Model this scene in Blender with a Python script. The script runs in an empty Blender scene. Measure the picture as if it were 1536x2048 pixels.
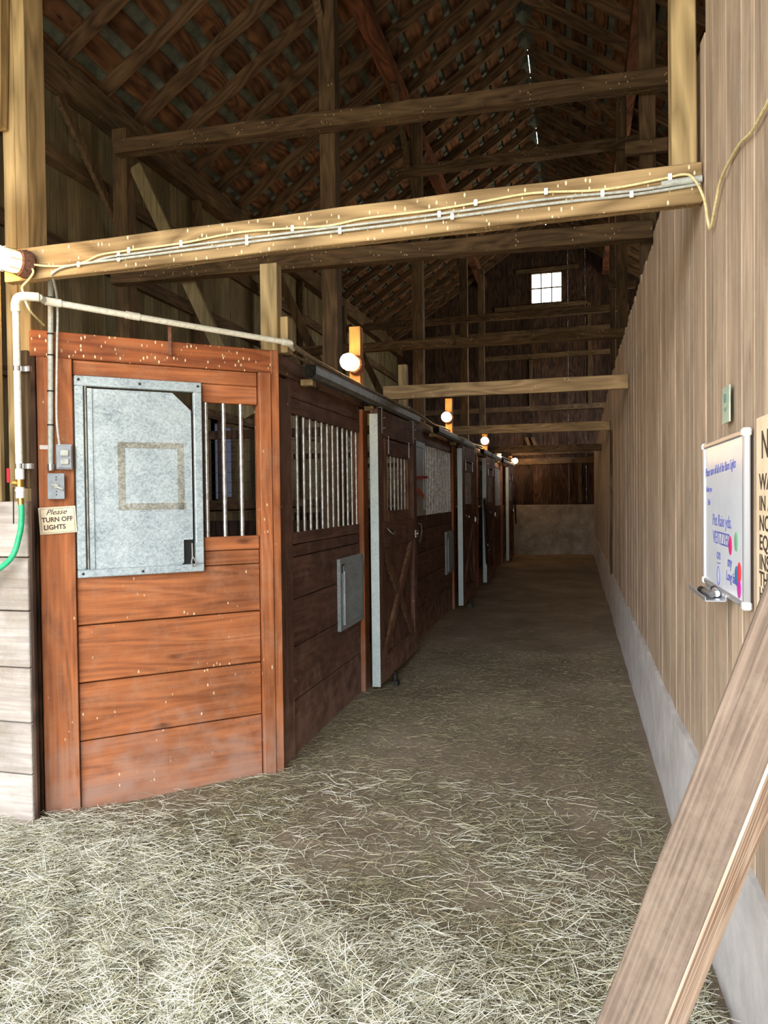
import bpy, bmesh, math, random
import numpy as np
from mathutils import Vector, Matrix
random.seed(7)
SC = bpy.context.scene
COL = SC.collection
PI = math.pi

# ------------------------------------------------------------------ helpers
def srgb(r, g, b):
    f = lambda c: (c/255/12.92) if c/255 <= .04045 else ((c/255+.055)/1.055)**2.4
    return (f(r), f(g), f(b), 1)

class MB:
    """collects shapes and links them as one mesh object"""
    def __init__(s): s.v = []; s.f = []
    def add(s, vs, fs):
        n = len(s.v); s.v += [tuple(map(float, v)) for v in vs]; s.f += [tuple(i+n for i in f) for f in fs]; return s
    def box(s, x0, x1, y0, y1, z0, z1):
        vs = [(x, y, z) for x in (x0, x1) for y in (y0, y1) for z in (z0, z1)]
        return s.add(vs, [(0,1,3,2),(4,6,7,5),(0,4,5,1),(2,3,7,6),(0,2,6,4),(1,5,7,3)])
    def timber(s, p0, p1, w, d, side=(1,0,0), seg=.35, jit=.004, cut0=0, cut1=0):
        """rough sawn bar from p0 to p1: w along side, d across; ends may be slanted"""
        p0 = Vector(p0); p1 = Vector(p1); a = (p1-p0); L = a.length; a.normalize()
        u = Vector(side); u = (u-a*u.dot(a)).normalized(); v = a.cross(u)
        n = max(1, int(L/seg)); ring = []; rnd = random.uniform
        for i in range(n+1):
            c = p0+a*(L*i/n)
            for (i1, i2) in ((-1,-1),(1,-1),(1,1),(-1,1)):
                jj = jit if 0 < i < n else jit*.5
                ring.append(c+u*(w/2*i1+rnd(-jj,jj))+v*(d/2*i2+rnd(-jj,jj)))
        fs = []
        for i in range(n):
            for k in range(4):
                a0 = i*4+k; a1 = i*4+(k+1)%4
                fs.append((a0, a1, a1+4, a0+4))
        fs.append((3,2,1,0)); m = n*4; fs.append((m, m+1, m+2, m+3))
        return s.add(ring, fs)
    def bar(s, p0, p1, w, d, side=(1,0,0)):
        return s.timber(p0, p1, w, d, side, seg=99, jit=0)
    def tube(s, pts, r, n=10, cap=True, closed=False):
        pts = [Vector(p) for p in pts]; m = len(pts); vs = []; fs = []
        rs = r if isinstance(r, (list, tuple)) else [r]*m
        up = None
        for i, p in enumerate(pts):
            if closed: t = pts[(i+1) % m]-pts[i-1]
            else: t = pts[min(i+1, m-1)]-pts[max(i-1, 0)]
            t.normalize()
            if up is None:
                up = Vector((0,0,1)) if abs(t.z) < .9 else Vector((1,0,0))
            up = (up-t*up.dot(t)).normalized(); w = t.cross(up)
            for k in range(n):
                an = 2*PI*k/n; vs.append(p+(up*math.cos(an)+w*math.sin(an))*rs[i])
        for i in range(m if closed else m-1):
            j = (i+1) % m
            for k in range(n): fs.append((i*n+k, j*n+k, j*n+(k+1)%n, i*n+(k+1)%n))
        if cap and not closed: fs.append(tuple(range(n))); fs.append(tuple(range((m-1)*n, m*n))[::-1])
        return s.add(vs, fs)
    def lathe(s, prof, o, ax, n=20):
        """prof: (distance along axis, radius)"""
        o = Vector(o); ax = Vector(ax).normalized()
        return s.tube([o+ax*h for h, r in prof], [max(r, 1e-4) for h, r in prof], n)
    def ball(s, c, r, n=12, sz=1):
        vs = []; fs = []
        for i in range(1, n):
            th = PI*i/n
            for k in range(n*2):
                ph = PI*k/n; vs.append((c[0]+r*math.sin(th)*math.cos(ph), c[1]+r*math.sin(th)*math.sin(ph), c[2]+r*sz*math.cos(th)))
        N = 2*n
        for i in range(n-2):
            for k in range(N): fs.append((i*N+k, (i+1)*N+k, (i+1)*N+(k+1)%N, i*N+(k+1)%N))
        t = len(vs); vs.append((c[0],c[1],c[2]+r*sz)); vs.append((c[0],c[1],c[2]-r*sz))
        for k in range(N):
            fs.append((t, k, (k+1)%N)); b = (n-2)*N; fs.append((t+1, b+(k+1)%N, b+k))
        return s.add(vs, fs)
    def prism(s, pts, off):
        """flat polygon pts (3d) extruded by vector off"""
        pts = [Vector(p) for p in pts]; n = len(pts); off = Vector(off)
        fs = [tuple(range(n)), tuple(range(2*n-1, n-1, -1))]
        for i in range(n): j = (i+1) % n; fs.append((i, i+n, j+n, j))
        return s.add(pts+[p+off for p in pts], fs)
    def build(s, name, mat, parent=None, bev=0, smooth=False, origin=False):
        me = bpy.data.meshes.new(name)
        vs = s.v; loc = (0,0,0)
        if parent is None and vs and origin is not None:
            xs = [v[0] for v in vs]; ys = [v[1] for v in vs]; zs = [v[2] for v in vs]
            loc = ((min(xs)+max(xs))/2, (min(ys)+max(ys))/2, min(zs)); vs = [(v[0]-loc[0], v[1]-loc[1], v[2]-loc[2]) for v in vs]
        me.from_pydata(vs, [], s.f); me.update()
        bm = bmesh.new(); bm.from_mesh(me); bmesh.ops.recalc_face_normals(bm, faces=bm.faces)
        if bev: bmesh.ops.bevel(bm, geom=[e for e in bm.edges if len(e.link_faces) == 2 and e.calc_face_angle(0) > .6], offset=bev, segments=1, affect='EDGES', clamp_overlap=True)
        if smooth:
            for f in bm.faces: f.smooth = True
            for e in bm.edges:
                if len(e.link_faces) == 2 and e.calc_face_angle(0) > .7: e.smooth = False
        bm.to_mesh(me); bm.free()
        o = bpy.data.objects.new(name, me); COL.objects.link(o); o.location = loc
        if mat: me.materials.append(mat)
        if parent: o.parent = parent
        return o

def tag(o, label=None, cat=None, group=None, kind=None):
    if label: o['label'] = label
    if cat: o['category'] = cat
    if group: o['group'] = group
    if kind or cat: o['kind'] = kind or 'thing'
    return o
def empty(name, loc=(0,0,0), rz=0, **k):
    o = bpy.data.objects.new(name, None); COL.objects.link(o); o.location = loc; o.rotation_euler = (0,0,rz); o.empty_display_size = .05
    return tag(o, **k)
def copy_tree(o, parent=None):
    kids = list(o.children); c = o.copy(); COL.objects.link(c); c.parent = parent
    for ch in kids: copy_tree(ch, c)
    return c
def text(name, s, size, mat, parent, loc, rot, bold=0, shear=0, sx=1, extr=.0006, align='LEFT', space=1):
    cu = bpy.data.curves.new(name, 'FONT'); cu.body = s; cu.size = size; cu.extrude = extr; cu.offset = bold; cu.shear = shear
    cu.align_x = align; cu.space_character = space; cu.resolution_u = 3
    t = bpy.data.objects.new(name, cu); COL.objects.link(t); bpy.context.view_layer.update()
    me = bpy.data.meshes.new_from_object(t.evaluated_get(bpy.context.evaluated_depsgraph_get()))
    bpy.data.objects.remove(t)
    me.materials.clear(); me.materials.append(mat)
    o = bpy.data.objects.new(name, me); COL.objects.link(o); o.parent = parent; o.location = loc; o.rotation_euler = rot; o.scale = (sx,1,1)
    return o

# ------------------------------------------------------------------ materials
class NT:
    def __init__(s, name):
        s.m = bpy.data.materials.new(name); s.m.use_nodes = True; s.n = s.m.node_tree.nodes; s.l = s.m.node_tree.links
        s.b = s.n['Principled BSDF']
    def node(s, t, **k):
        n = s.n.new(t)
        for a, b in k.items():
            if a.startswith('i_'): n.inputs[a[2:].replace('_', ' ')].default_value = b
            else: setattr(n, a, b)
        return n
    def link(s, a, b): s.l.new(a, b)
    def ramp(s, inp, *stops):
        r = s.node('ShaderNodeValToRGB'); e = r.color_ramp.elements
        while len(e) < len(stops): e.new(.5)
        for i, (p, c) in enumerate(stops):
            e[i].position = p; e[i].color = c if len(c) == 4 else (*c, 1)
        s.link(inp, r.inputs[0]); return r.outputs[0]
    def math(s, op, a, b=None, clamp=False):
        n = s.node('ShaderNodeMath', operation=op, use_clamp=clamp)
        for i, x in enumerate((a, b)):
            if x is None: continue
            if isinstance(x, (int, float)): n.inputs[i].default_value = x
            else: s.link(x, n.inputs[i])
        return n.outputs[0]
    def mix(s, fac, a, b, mode='MIX'):
        n = s.node('ShaderNodeMix', data_type='RGBA', blend_type=mode)
        for k, x in ((0, fac), (6, a), (7, b)):
            if isinstance(x, (int, float)): n.inputs[k].default_value = x
            elif isinstance(x, tuple): n.inputs[k].default_value = x
            else: s.link(x, n.inputs[k])
        return n.outputs[2]
    def bump(s, h, strength=.3, dist=.004):
        b = s.node('ShaderNodeBump'); b.inputs['Strength'].default_value = strength; b.inputs['Distance'].default_value = dist
        s.link(h, b.inputs['Height']); s.link(b.outputs[0], s.b.inputs['Normal'])

def wood(name, dark, light, axis='z', vary=.35, across=26, specks=0, dust=None, dust_amt=.4, knots=.5, rough=.8, stain=.5, rot=None, bump=.35, rings=.35, low=0):
    t = NT(name); tc = t.node('ShaderNodeTexCoord'); geo = t.node('ShaderNodeNewGeometry')
    off = t.node('ShaderNodeVectorMath', operation='SCALE'); cmb = t.node('ShaderNodeCombineXYZ')
    t.link(geo.outputs['Random Per Island'], cmb.inputs[0]); t.link(geo.outputs['Random Per Island'], cmb.inputs[1]); t.link(geo.outputs['Random Per Island'], cmb.inputs[2])
    t.link(cmb.outputs[0], off.inputs[0]); off.inputs['Scale'].default_value = 17
    add = t.node('ShaderNodeVectorMath', operation='ADD'); t.link(tc.outputs['Object'], add.inputs[0]); t.link(off.outputs[0], add.inputs[1])
    vec = add.outputs[0]
    if rot:
        r = t.node('ShaderNodeVectorRotate', rotation_type='EULER_XYZ'); r.inputs['Rotation'].default_value = rot; t.link(vec, r.inputs['Vector']); vec = r.outputs[0]
    sc = {'x': (1, across, across), 'y': (across, 1, across), 'z': (across, across, 1)}[axis]
    mp = t.node('ShaderNodeMapping'); mp.inputs['Scale'].default_value = sc; t.link(vec, mp.inputs['Vector'])
    n1 = t.node('ShaderNodeTexNoise'); n1.inputs['Scale'].default_value = 1.6; n1.inputs['Detail'].default_value = 7; n1.inputs['Roughness'].default_value = .65; n1.inputs['Distortion'].default_value = .4
    t.link(mp.outputs[0], n1.inputs['Vector'])
    mp2 = t.node('ShaderNodeMapping'); mp2.inputs['Scale'].default_value = tuple(max(.9, q*.24) for q in sc); t.link(vec, mp2.inputs['Vector'])
    n2 = t.node('ShaderNodeTexNoise'); n2.inputs['Scale'].default_value = 1.1; n2.inputs['Detail'].default_value = 1.5; t.link(mp2.outputs[0], n2.inputs['Vector'])
    ring = t.math('PINGPONG', t.math('MULTIPLY', n2.outputs[0], 16), 1)
    g = t.math('ADD', t.math('MULTIPLY', n1.outputs[0], 1-rings), t.math('MULTIPLY', ring, rings))
    col = t.ramp(g, (.28, dark), (.72, light))
    # weather stains
    n3 = t.node('ShaderNodeTexNoise'); n3.inputs['Scale'].default_value = 1.7; n3.inputs['Detail'].default_value = 4; t.link(vec, n3.inputs['Vector'])
    st = t.ramp(n3.outputs[0], (.3, (1-stain,)*3+(1,)), (.7, (1.12,)*3+(1,)))
    col = t.mix(1, col, st, 'MULTIPLY')
    if vary:
        vr = t.ramp(geo.outputs['Random Per Island'], (0, (1-vary,)*3+(1,)), (.5, (1,1,1,1)), (1, (1+vary*.5, 1+vary*.42, 1+vary*.35, 1)))
        col = t.mix(1, col, vr, 'MULTIPLY')
    if knots:
        mk = t.node('ShaderNodeMapping'); mk.inputs['Scale'].default_value = tuple({1: 2.0}.get(q, 5.5) for q in sc); t.link(vec, mk.inputs['Vector'])
        vk = t.node('ShaderNodeTexVoronoi'); vk.inputs['Scale'].default_value = 1; t.link(mk.outputs[0], vk.inputs['Vector'])
        k = t.ramp(vk.outputs['Distance'], (.05, (knots,)*3+(1,)), (.12, (0,0,0,1)))
        col = t.mix(k, col, (dark[0]*.35, dark[1]*.3, dark[2]*.3, 1))
    if dust:
        n4 = t.node('ShaderNodeTexNoise'); n4.inputs['Scale'].default_value = 5; n4.inputs['Detail'].default_value = 9; n4.inputs['Roughness'].default_value = .8; t.link(tc.outputs['Object'], n4.inputs['Vector'])
        d = t.ramp(n4.outputs[0], (.48, (0,0,0,1)), (.75, (dust_amt,)*3+(1,)))
        col = t.mix(d, col, dust)
    if low:
        sz = t.node('ShaderNodeSeparateXYZ'); t.link(tc.outputs['Object'], sz.inputs[0])
        n6 = t.node('ShaderNodeTexNoise'); n6.inputs['Scale'].default_value = 9; n6.inputs['Detail'].default_value = 8; t.link(tc.outputs['Object'], n6.inputs['Vector'])
        h = t.math('ADD', t.math('MULTIPLY', t.math('SUBTRACT', .45, sz.outputs[2]), 1.6), t.math('MULTIPLY', t.math('SUBTRACT', n6.outputs[0], .5), 1.8))
        col = t.mix(t.ramp(h, (.1, (0,0,0,1)), (.9, (low,)*3+(1,))), col, srgb(160,128,112))
    if specks:
        ms = t.node('ShaderNodeMapping'); ms.inputs['Scale'].default_value = (60, 60, 26); t.link(tc.outputs['Object'], ms.inputs['Vector'])
        vs = t.node('ShaderNodeTexVoronoi'); vs.inputs['Scale'].default_value = 1; t.link(ms.outputs[0], vs.inputs['Vector'])
        n5 = t.node('ShaderNodeTexNoise'); n5.inputs['Scale'].default_value = 6; t.link(tc.outputs['Object'], n5.inputs['Vector'])
        sp = t.math('MULTIPLY', t.ramp(vs.outputs['Distance'], (.16, (1,1,1,1)), (.26, (0,0,0,1))), t.ramp(n5.outputs[0], (.62-.25*specks, (0,0,0,1)), (.7-.25*specks, (1,1,1,1))))
        sep = t.node('ShaderNodeSeparateColor'); t.link(vs.outputs['Color'], sep.inputs[0])
        sp = t.math('MULTIPLY', sp, t.math('LESS_THAN', sep.outputs[0], .45*specks+.1))
        col = t.mix(sp, col, srgb(215, 200, 165))
    t.link(col, t.b.inputs['Base Color']); t.b.inputs['Roughness'].default_value = rough
    t.b.inputs['Specular IOR Level'].default_value = .25
    t.bump(g, bump, .006)
    return t.m

def plain(name, c, rough=.6, metal=0, c2=None, scale=40, spots=.5, emit=None, es=0, spec=.4, bump=0):
    t = NT(name)
    t.b.inputs['Roughness'].default_value = rough; t.b.inputs['Metallic'].default_value = metal; t.b.inputs['Specular IOR Level'].default_value = spec
    if c2:
        tc = t.node('ShaderNodeTexCoord'); n = t.node('ShaderNodeTexNoise'); n.inputs['Scale'].default_value = scale; n.inputs['Detail'].default_value = 6; n.inputs['Roughness'].default_value = .7
        t.link(tc.outputs['Object'], n.inputs['Vector'])
        t.link(t.ramp(n.outputs[0], (.38, c), (.38+.4*spots, c2)), t.b.inputs['Base Color'])
        if bump: t.bump(n.outputs[0], bump, .01)
    else: t.b.inputs['Base Color'].default_value = c
    if emit: t.b.inputs['Emission Color'].default_value = emit; t.b.inputs['Emission Strength'].default_value = es
    return t.m

W = {}
TAN_D, TAN_L = srgb(166, 138, 112), srgb(214, 188, 158)
W['siding'] = wood('wood_siding', srgb(142,122,104), srgb(200,178,154), 'z', vary=.10, across=34, knots=.45, stain=.3, dust=srgb(204,188,168), dust_amt=.35, rings=.12, bump=.3)
OR_D, OR_L = srgb(116, 66, 38), srgb(176, 106, 62)
for ax in 'xz': W['stain_'+ax] = wood('stained_pine_'+ax, OR_D, OR_L, ax, vary=.2, across=30, knots=.75, specks=.32, stain=.3, dust=srgb(170,128,100), dust_amt=.5, rough=.65, rings=.2, low=.75)
W['stain_head'] = wood('stained_header', srgb(118,62,34), srgb(168,96,54), 'x', vary=.2, across=30, knots=.6, specks=1.3, stain=.4, dust=srgb(150,110,75), dust_amt=.6, rough=.7)
BR_D, BR_L = srgb(72, 50, 42), srgb(114, 83, 69)  # same stain as the orange, darkened and dulled: aisle shade put into the colour
for ax in 'xz': W['brown_'+ax] = wood('brown_stain_'+ax, BR_D, BR_L, ax, vary=.22, across=22, knots=.5, specks=.15, stain=.35, dust=srgb(140,114,96), dust_amt=.6, rough=.8, rings=.2, low=.7)
W['brown_diag'] = wood('brown_brace', srgb(84,58,44), srgb(130,98,76), 'z', vary=.2, across=24, knots=.3, stain=.3, dust=srgb(130,108,90), dust_amt=.4)
W['beam_x'] = wood('weathered_beam', srgb(110,88,58), srgb(174,146,104), 'x', vary=.15, across=22, knots=.7, specks=1.1, stain=.35, rough=.85, rings=.3)
OLD_D, OLD_L = srgb(64,50,36), srgb(118,96,70)
for ax in 'xyz': W['old_'+ax] = wood('old_timber_'+ax, OLD_D, OLD_L, ax, vary=.2, across=22, knots=.5, specks=.5 if ax == 'x' else .12, stain=.4, rough=.9, rings=.2)
W['post_z'] = wood('pale_post', srgb(126,106,72), srgb(176,152,108), 'z', vary=.12, across=26, knots=.3, stain=.25)
W['pale_x'] = wood('pale_plank', srgb(128,104,74), srgb(176,148,108), 'x', vary=.12, across=30, knots=.4, stain=.25, specks=.4)
W['dark_z'] = wood('dark_barn_board', srgb(46,34,28), srgb(88,66,52), 'z', vary=.4, across=22, knots=.4, stain=.5, rough=.95)
W['left_z'] = wood('grey_green_barn_board', srgb(94,84,62), srgb(142,130,98), 'z', vary=.22, across=26, knots=.3, stain=.35, rough=.95, rings=.1)
W['deck_y'] = wood('roof_deck_board', srgb(82,54,36), srgb(138,98,68), 'y', vary=.45, across=14, knots=.95, stain=.45, rough=.95)
W['rafter_x'] = wood('rafter_wood', srgb(74,56,40), srgb(122,96,70), 'x', vary=.25, across=18, knots=.3, stain=.35, rough=.95)
W['white_x'] = wood('whitewashed_board', srgb(146,134,124), srgb(194,184,176), 'x', vary=.12, across=26, knots=.3, stain=.3, dust=srgb(134,116,92), dust_amt=.8, rings=.1)
W['lean'] = wood('weathered_plank', srgb(84,70,60), srgb(142,122,106), 'z', vary=.0, across=70, knots=.9, stain=.35, rings=.15, dust=srgb(164,146,128), dust_amt=.4)
W['bare'] = wood('bare_plank_edge', srgb(150,126,108), srgb(208,186,166), 'z', vary=0, across=90, knots=0, stain=.15, rings=.5, dust=srgb(196,140,86), dust_amt=.35)
W['lamp_stub'] = wood('lamplit_stub', srgb(150,104,58), srgb(196,148,92), 'z', vary=.1, across=24, knots=.3, stain=.2)  # warmer than the plain stubs: lamplight put into the wood colour
M = {}
M['under'] = plain('shingle_underside', srgb(82,88,80), .9, c2=srgb(110,114,102), scale=6)
M['concrete'] = plain('concrete', srgb(176,172,170), .92, c2=srgb(206,202,200), scale=5, spots=.8, bump=.25)
M['concrete_dark'] = plain('old_concrete', srgb(132,122,108), .95, c2=srgb(176,166,150), scale=3, spots=.7, bump=.3)
def galv(name, a, b, c, metal=.35, rough=.5):
    t = NT(name); tc = t.node('ShaderNodeTexCoord'); v = t.node('ShaderNodeTexVoronoi'); v.inputs['Scale'].default_value = 110
    t.link(tc.outputs['Object'], v.inputs['Vector']); sep = t.node('ShaderNodeSeparateColor'); t.link(v.outputs['Color'], sep.inputs[0])
    n = t.node('ShaderNodeTexNoise'); n.inputs['Scale'].default_value = 7; n.inputs['Detail'].default_value = 6; t.link(tc.outputs['Object'], n.inputs['Vector'])
    s = t.math('ADD', t.math('MULTIPLY', sep.outputs[0], .35), t.math('MULTIPLY', n.outputs[0], .75))
    t.link(t.ramp(s, (.25, a), (.5, b), (.85, c)), t.b.inputs['Base Color']); t.b.inputs['Metallic'].default_value = metal; t.b.inputs['Roughness'].default_value = rough
    return t.m
M['galv'] = galv('galvanised_sheet', srgb(128,140,146), srgb(158,170,174), srgb(186,196,198))
M['galv_dirty'] = galv('grimy_galvanised', srgb(100,98,88), srgb(132,130,120), srgb(168,168,158), .2, .75)
M['bar'] = plain('steel_bar', srgb(190,192,192), .32, .75, c2=srgb(150,145,138), scale=30)
M['strip'] = galv('galvanised_edge', srgb(170,184,182), srgb(190,202,200), srgb(208,218,214), .1, .55)
M['rail'] = plain('rail_steel', srgb(96,98,94), .5, .5, c2=srgb(128,126,116), scale=20)
M['rust'] = plain('rusted_iron', srgb(84,52,40), .85, .2, c2=srgb(120,84,66), scale=90)
M['iron'] = plain('dark_iron', srgb(60,58,56), .5, .7)
M['chrome'] = plain('bright_metal', srgb(200,200,200), .25, .95)
M['pvc'] = plain('pvc_pipe', srgb(205,200,178), .45, c2=srgb(226,224,210), scale=60)
M['pvc_dusty'] = plain('dusty_pipe', srgb(116,98,76), .8, c2=srgb(156,138,112), scale=40)
M['conduit'] = plain('grey_conduit', srgb(150,152,144), .5, c2=srgb(176,178,170), scale=50)
M['cable'] = plain('cream_cable', srgb(196,178,124), .55, c2=srgb(222,208,160), scale=60)
M['grey_box'] = plain('grey_enamel', srgb(128,134,140), .45, c2=srgb(146,152,158), scale=20)
M['dark'] = plain('black', srgb(14,13,13), .6)
M['leather'] = plain('black_leather', srgb(22,20,22), .5)
M['green'] = plain('green_hose', srgb(28,158,104), .4, c2=srgb(60,184,130), scale=15)
M['red'] = plain('red_handle', srgb(168,24,40), .4)
M['brass'] = plain('brass', srgb(190,150,80), .35, .9)
M['white'] = plain('white_plastic', srgb(226,226,220), .4)
M['paper'] = plain('aged_paper', srgb(206,188,156), .8, c2=srgb(232,218,190), scale=9)
M['ink'] = plain('faded_ink', srgb(70,56,48), .8)
M['blue_ink'] = plain('blue_marker', srgb(86,92,168), .6)
M['board'] = plain('whiteboard_face', srgb(214,218,228), .25, c2=srgb(224,228,236), scale=3)
M['alu'] = plain('aluminium', srgb(200,202,206), .35, .7)
M['poster'] = plain('yellowed_notice', srgb(214,192,158), .8, c2=srgb(232,212,182), scale=5)
M['greeting'] = plain('pale_green_card', srgb(150,166,148), .7, c2=srgb(176,188,166), scale=16)
M['pink'] = plain('pink_balloon', srgb(206,52,116), .4); M['mint'] = plain('green_balloon', srgb(120,178,140), .4)
M['magenta'] = plain('magenta_balloon', srgb(196,56,160), .4); M['coral'] = plain('red_balloon', srgb(226,66,84), .4); M['teal'] = plain('blue_balloon', srgb(60,122,164), .4)
M['mesh_wire'] = plain('black_wire', srgb(44,42,44), .5, .6)
M['bulb'] = plain('lit_bulb', (1,.7,.4,1), .3, emit=(1,.60,.27,1), es=95)
M['jar'] = plain('glowing_jar', (1,.7,.3,1), .3, emit=(1,.6,.22,1), es=1.6)
M['orange'] = plain('orange_plastic', srgb(196,84,52), .5)
t = NT('window_glass'); gl = t.node('ShaderNodeBsdfGlossy'); gl.inputs['Roughness'].default_value = .05; tr = t.node('ShaderNodeBsdfTransparent'); mx = t.node('ShaderNodeMixShader'); mx.inputs[0].default_value = .06
t.link(tr.outputs[0], mx.inputs[1]); t.link(gl.outputs[0], mx.inputs[2]); t.link(mx.outputs[0], t.n['Material Output'].inputs['Surface']); M['glass'] = t.m
t = NT('frosted_pane'); tb = t.node('ShaderNodeBsdfTranslucent'); tb.inputs[0].default_value = (.10,.105,.13,1); t.link(tb.outputs[0], t.n['Material Output'].inputs['Surface']); M['frost'] = t.m
# dirt floor
t = NT('packed_dirt'); tc = t.node('ShaderNodeTexCoord')
n = t.node('ShaderNodeTexNoise'); n.inputs['Scale'].default_value = 1.3; n.inputs['Detail'].default_value = 8; n.inputs['Roughness'].default_value = .7; t.link(tc.outputs['Object'], n.inputs['Vector'])
n2 = t.node('ShaderNodeTexNoise'); n2.inputs['Scale'].default_value = 70; n2.inputs['Detail'].default_value = 5; n2.inputs['Roughness'].default_value = .8; t.link(tc.outputs['Object'], n2.inputs['Vector'])
mp = t.node('ShaderNodeMapping'); mp.inputs['Scale'].default_value = (22, 90, 30); mp.inputs['Rotation'].default_value = (0,0,.5); t.link(tc.outputs['Object'], mp.inputs['Vector'])
n3 = t.node('ShaderNodeTexNoise'); n3.inputs['Scale'].default_value = 1.2; n3.inputs['Detail'].default_value = 5; n3.inputs['Distortion'].default_value = 2.5; t.link(mp.outputs[0], n3.inputs['Vector'])
c = t.ramp(n.outputs[0], (.35, srgb(112,100,86)), (.55, srgb(142,128,112)), (.7, srgb(168,154,136)))
c = t.mix(t.ramp(n2.outputs[0], (.4, (0,0,0,1)), (.7, (.55,.55,.55,1))), c, srgb(158,142,118))
c = t.mix(t.ramp(n3.outputs[0], (.56, (0,0,0,1)), (.7, (.5,.5,.5,1))), c, srgb(172,160,124))
c = t.mix(t.ramp(n3.outputs[0], (.3, (.45,.45,.45,1)), (.42, (0,0,0,1))), c, srgb(52,46,34))
t.link(c, t.b.inputs['Base Color']); t.b.inputs['Roughness'].default_value = .95; t.b.inputs['Specular IOR Level'].default_value = .1
hh = t.math('ADD', n2.outputs[0], t.math('MULTIPLY', n3.outputs[0], .8)); t.bump(hh, .7, .012); M['dirt'] = t.m
# hay
t = NT('hay_straw'); geo = t.node('ShaderNodeNewGeometry')
c = t.ramp(geo.outputs['Random Per Island'], (0, srgb(104,100,78)), (.18, srgb(160,156,128)), (.42, srgb(214,211,188)), (.78, srgb(240,238,224)), (1, srgb(246,236,198)))
t.link(c, t.b.inputs['Base Color']); t.b.inputs['Roughness'].default_value = .7; t.b.inputs['Specular IOR Level'].default_value = .3; M['hay'] = t.m
t = NT('trampled_hay'); geo = t.node('ShaderNodeNewGeometry')
c = t.ramp(geo.outputs['Random Per Island'], (0, srgb(70,66,46)), (.35, srgb(112,106,78)), (.7, srgb(166,158,124)), (1, srgb(212,200,158)))
t.link(c, t.b.inputs['Base Color']); t.b.inputs['Roughness'].default_value = .8; M['hay_old'] = t.m

# ------------------------------------------------------------------ dimensions
XL, XR = -1.6, .44            # stall fronts and right hand wall
YB = 19.3                     # gable wall
XE = -4.6                     # outer wall
RX, RZ, RS = -.68, 8.146, .68 # ridge and slope (underside of the rafters)
XO = 3.3
YF = -.8
def roofz(x): return RZ-RS*abs(x-RX)
YA, YB2, YC, YD, YG = 2.93, 6.62, 10.2, 13.8, 17.3

# ------------------------------------------------------------------ floor
def hay_height(x, y):
    """rise of the loose hay over the floor"""
    h = .12*math.exp(-(((x+.80)/.42)**2+((y-1.95)/.34)**2))
    h += .07*math.exp(-(((x+1.7)/.6)**2+((y-1.7)/.5)**2))
    h += .05*math.exp(-(((x-.25)/.35)**2+((y-1.75)/.5)**2))
    h += .035*math.exp(-(((x+2.2)/.7)**2+((y-2.5)/.3)**2))
    return h*(.62+.3*math.sin(x*11+2*math.sin(y*9))*math.sin(y*13+1.5*math.sin(x*7))+.2*math.sin(x*23+y*17))
def ground(x, y):
    b = .012*math.sin(x*2.1+y*.7)+.010*math.sin(y*1.3-x*1.1+1)+.007*math.sin(x*5.3+y*3.1)
    return b-.012+hay_height(x, y)*.8
fb = MB(); nx, ny = 90, 220
xs = [XE-.1+(XO-XE+.2)*i/nx for i in range(nx+1)]; ys = [YF-.6+(YB+.7-YF)*(j/ny)**1.35 for j in range(ny+1)]
vs = [(x, y, ground(x, y)) for y in ys for x in xs]
fb.add(vs, [(j*(nx+1)+i, j*(nx+1)+i+1, (j+1)*(nx+1)+i+1, (j+1)*(nx+1)+i) for j in range(ny) for i in range(nx)])
o = fb.build('floor', M['dirt'], smooth=True, origin=None); tag(o, 'packed dirt barn floor strewn with hay dust', kind='structure')

# ------------------------------------------------------------------ right wall
wr = empty('wall_right', (XR, 9, 0), label='tan vertical board wall along the right of the aisle', kind='structure')
def loc(parent, mb):
    L = parent.location
    mb.v = [(v[0]-L[0], v[1]-L[1], v[2]-L[2]) for v in mb.v]; return mb
b = MB(); y = YF
rr = random.Random(3)
def topz(y):
    if y < 2.78: return 3.9
    if y < 3.0: return 3.1
    base = 2.985 if y < 10 else 2.985-.05*(y-10)
    return max(2.55, base)+rr.uniform(-.03, .035)
while y < YB:
    w = rr.choice([.085, .12, .14, .10]); z1 = topz(y); dx = rr.uniform(0, .005)
    y1 = min(y+w, YB)
    z2 = z1+rr.uniform(-.02, .02)
    b.add([(XR+dx, y+.003, .50), (XR+dx, y1, .50), (XR+.028, y1, .50), (XR+.028, y+.003, .50), (XR+dx, y+.003, z1), (XR+dx, y1, z2), (XR+.028, y1, z2), (XR+.028, y+.003, z1)],
          [(0,1,2,3),(4,7,6,5),(0,4,5,1),(1,5,6,2),(2,6,7,3),(3,7,4,0)])
    y = y1
loc(wr, b).build('board_siding', W['siding'], wr)
b = MB(); n = 70; vs = []
for i in range(n+1):
    yy = YF+(YB-YF)*i/n; j = rr.uniform(-.006, .006)
    vs += [(XR-.022+j, yy, -.06), (XR-.018+j, yy, .505+rr.uniform(-.02,.012)), (XR+.12, yy, .52), (XR+.12, yy, -.06)]
fs = [(i*4+k, i*4+(k+1)%4, (i+1)*4+(k+1)%4, (i+1)*4+k) for i in range(n) for k in range(4)]+[(0,1,2,3), (n*4+3,n*4+2,n*4+1,n*4)]
b.add(vs, fs); loc(wr, b).build('concrete_footing', M['concrete'], wr)
b = MB().box(XR+.03, XR+.07, YF, YB, 1.7, 1.84).box(XR+.03, XR+.07, YF, YB, 2.62, 2.76); loc(wr, b).build('wall_girt', W['old_y'], wr)
b = MB().timber((XR-.012, 9.75, .5), (XR-.012, 9.65, 2.3), .12, .03, (0,1,0)); loc(wr, b).build('door_batten', W['old_z'], wr)
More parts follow.
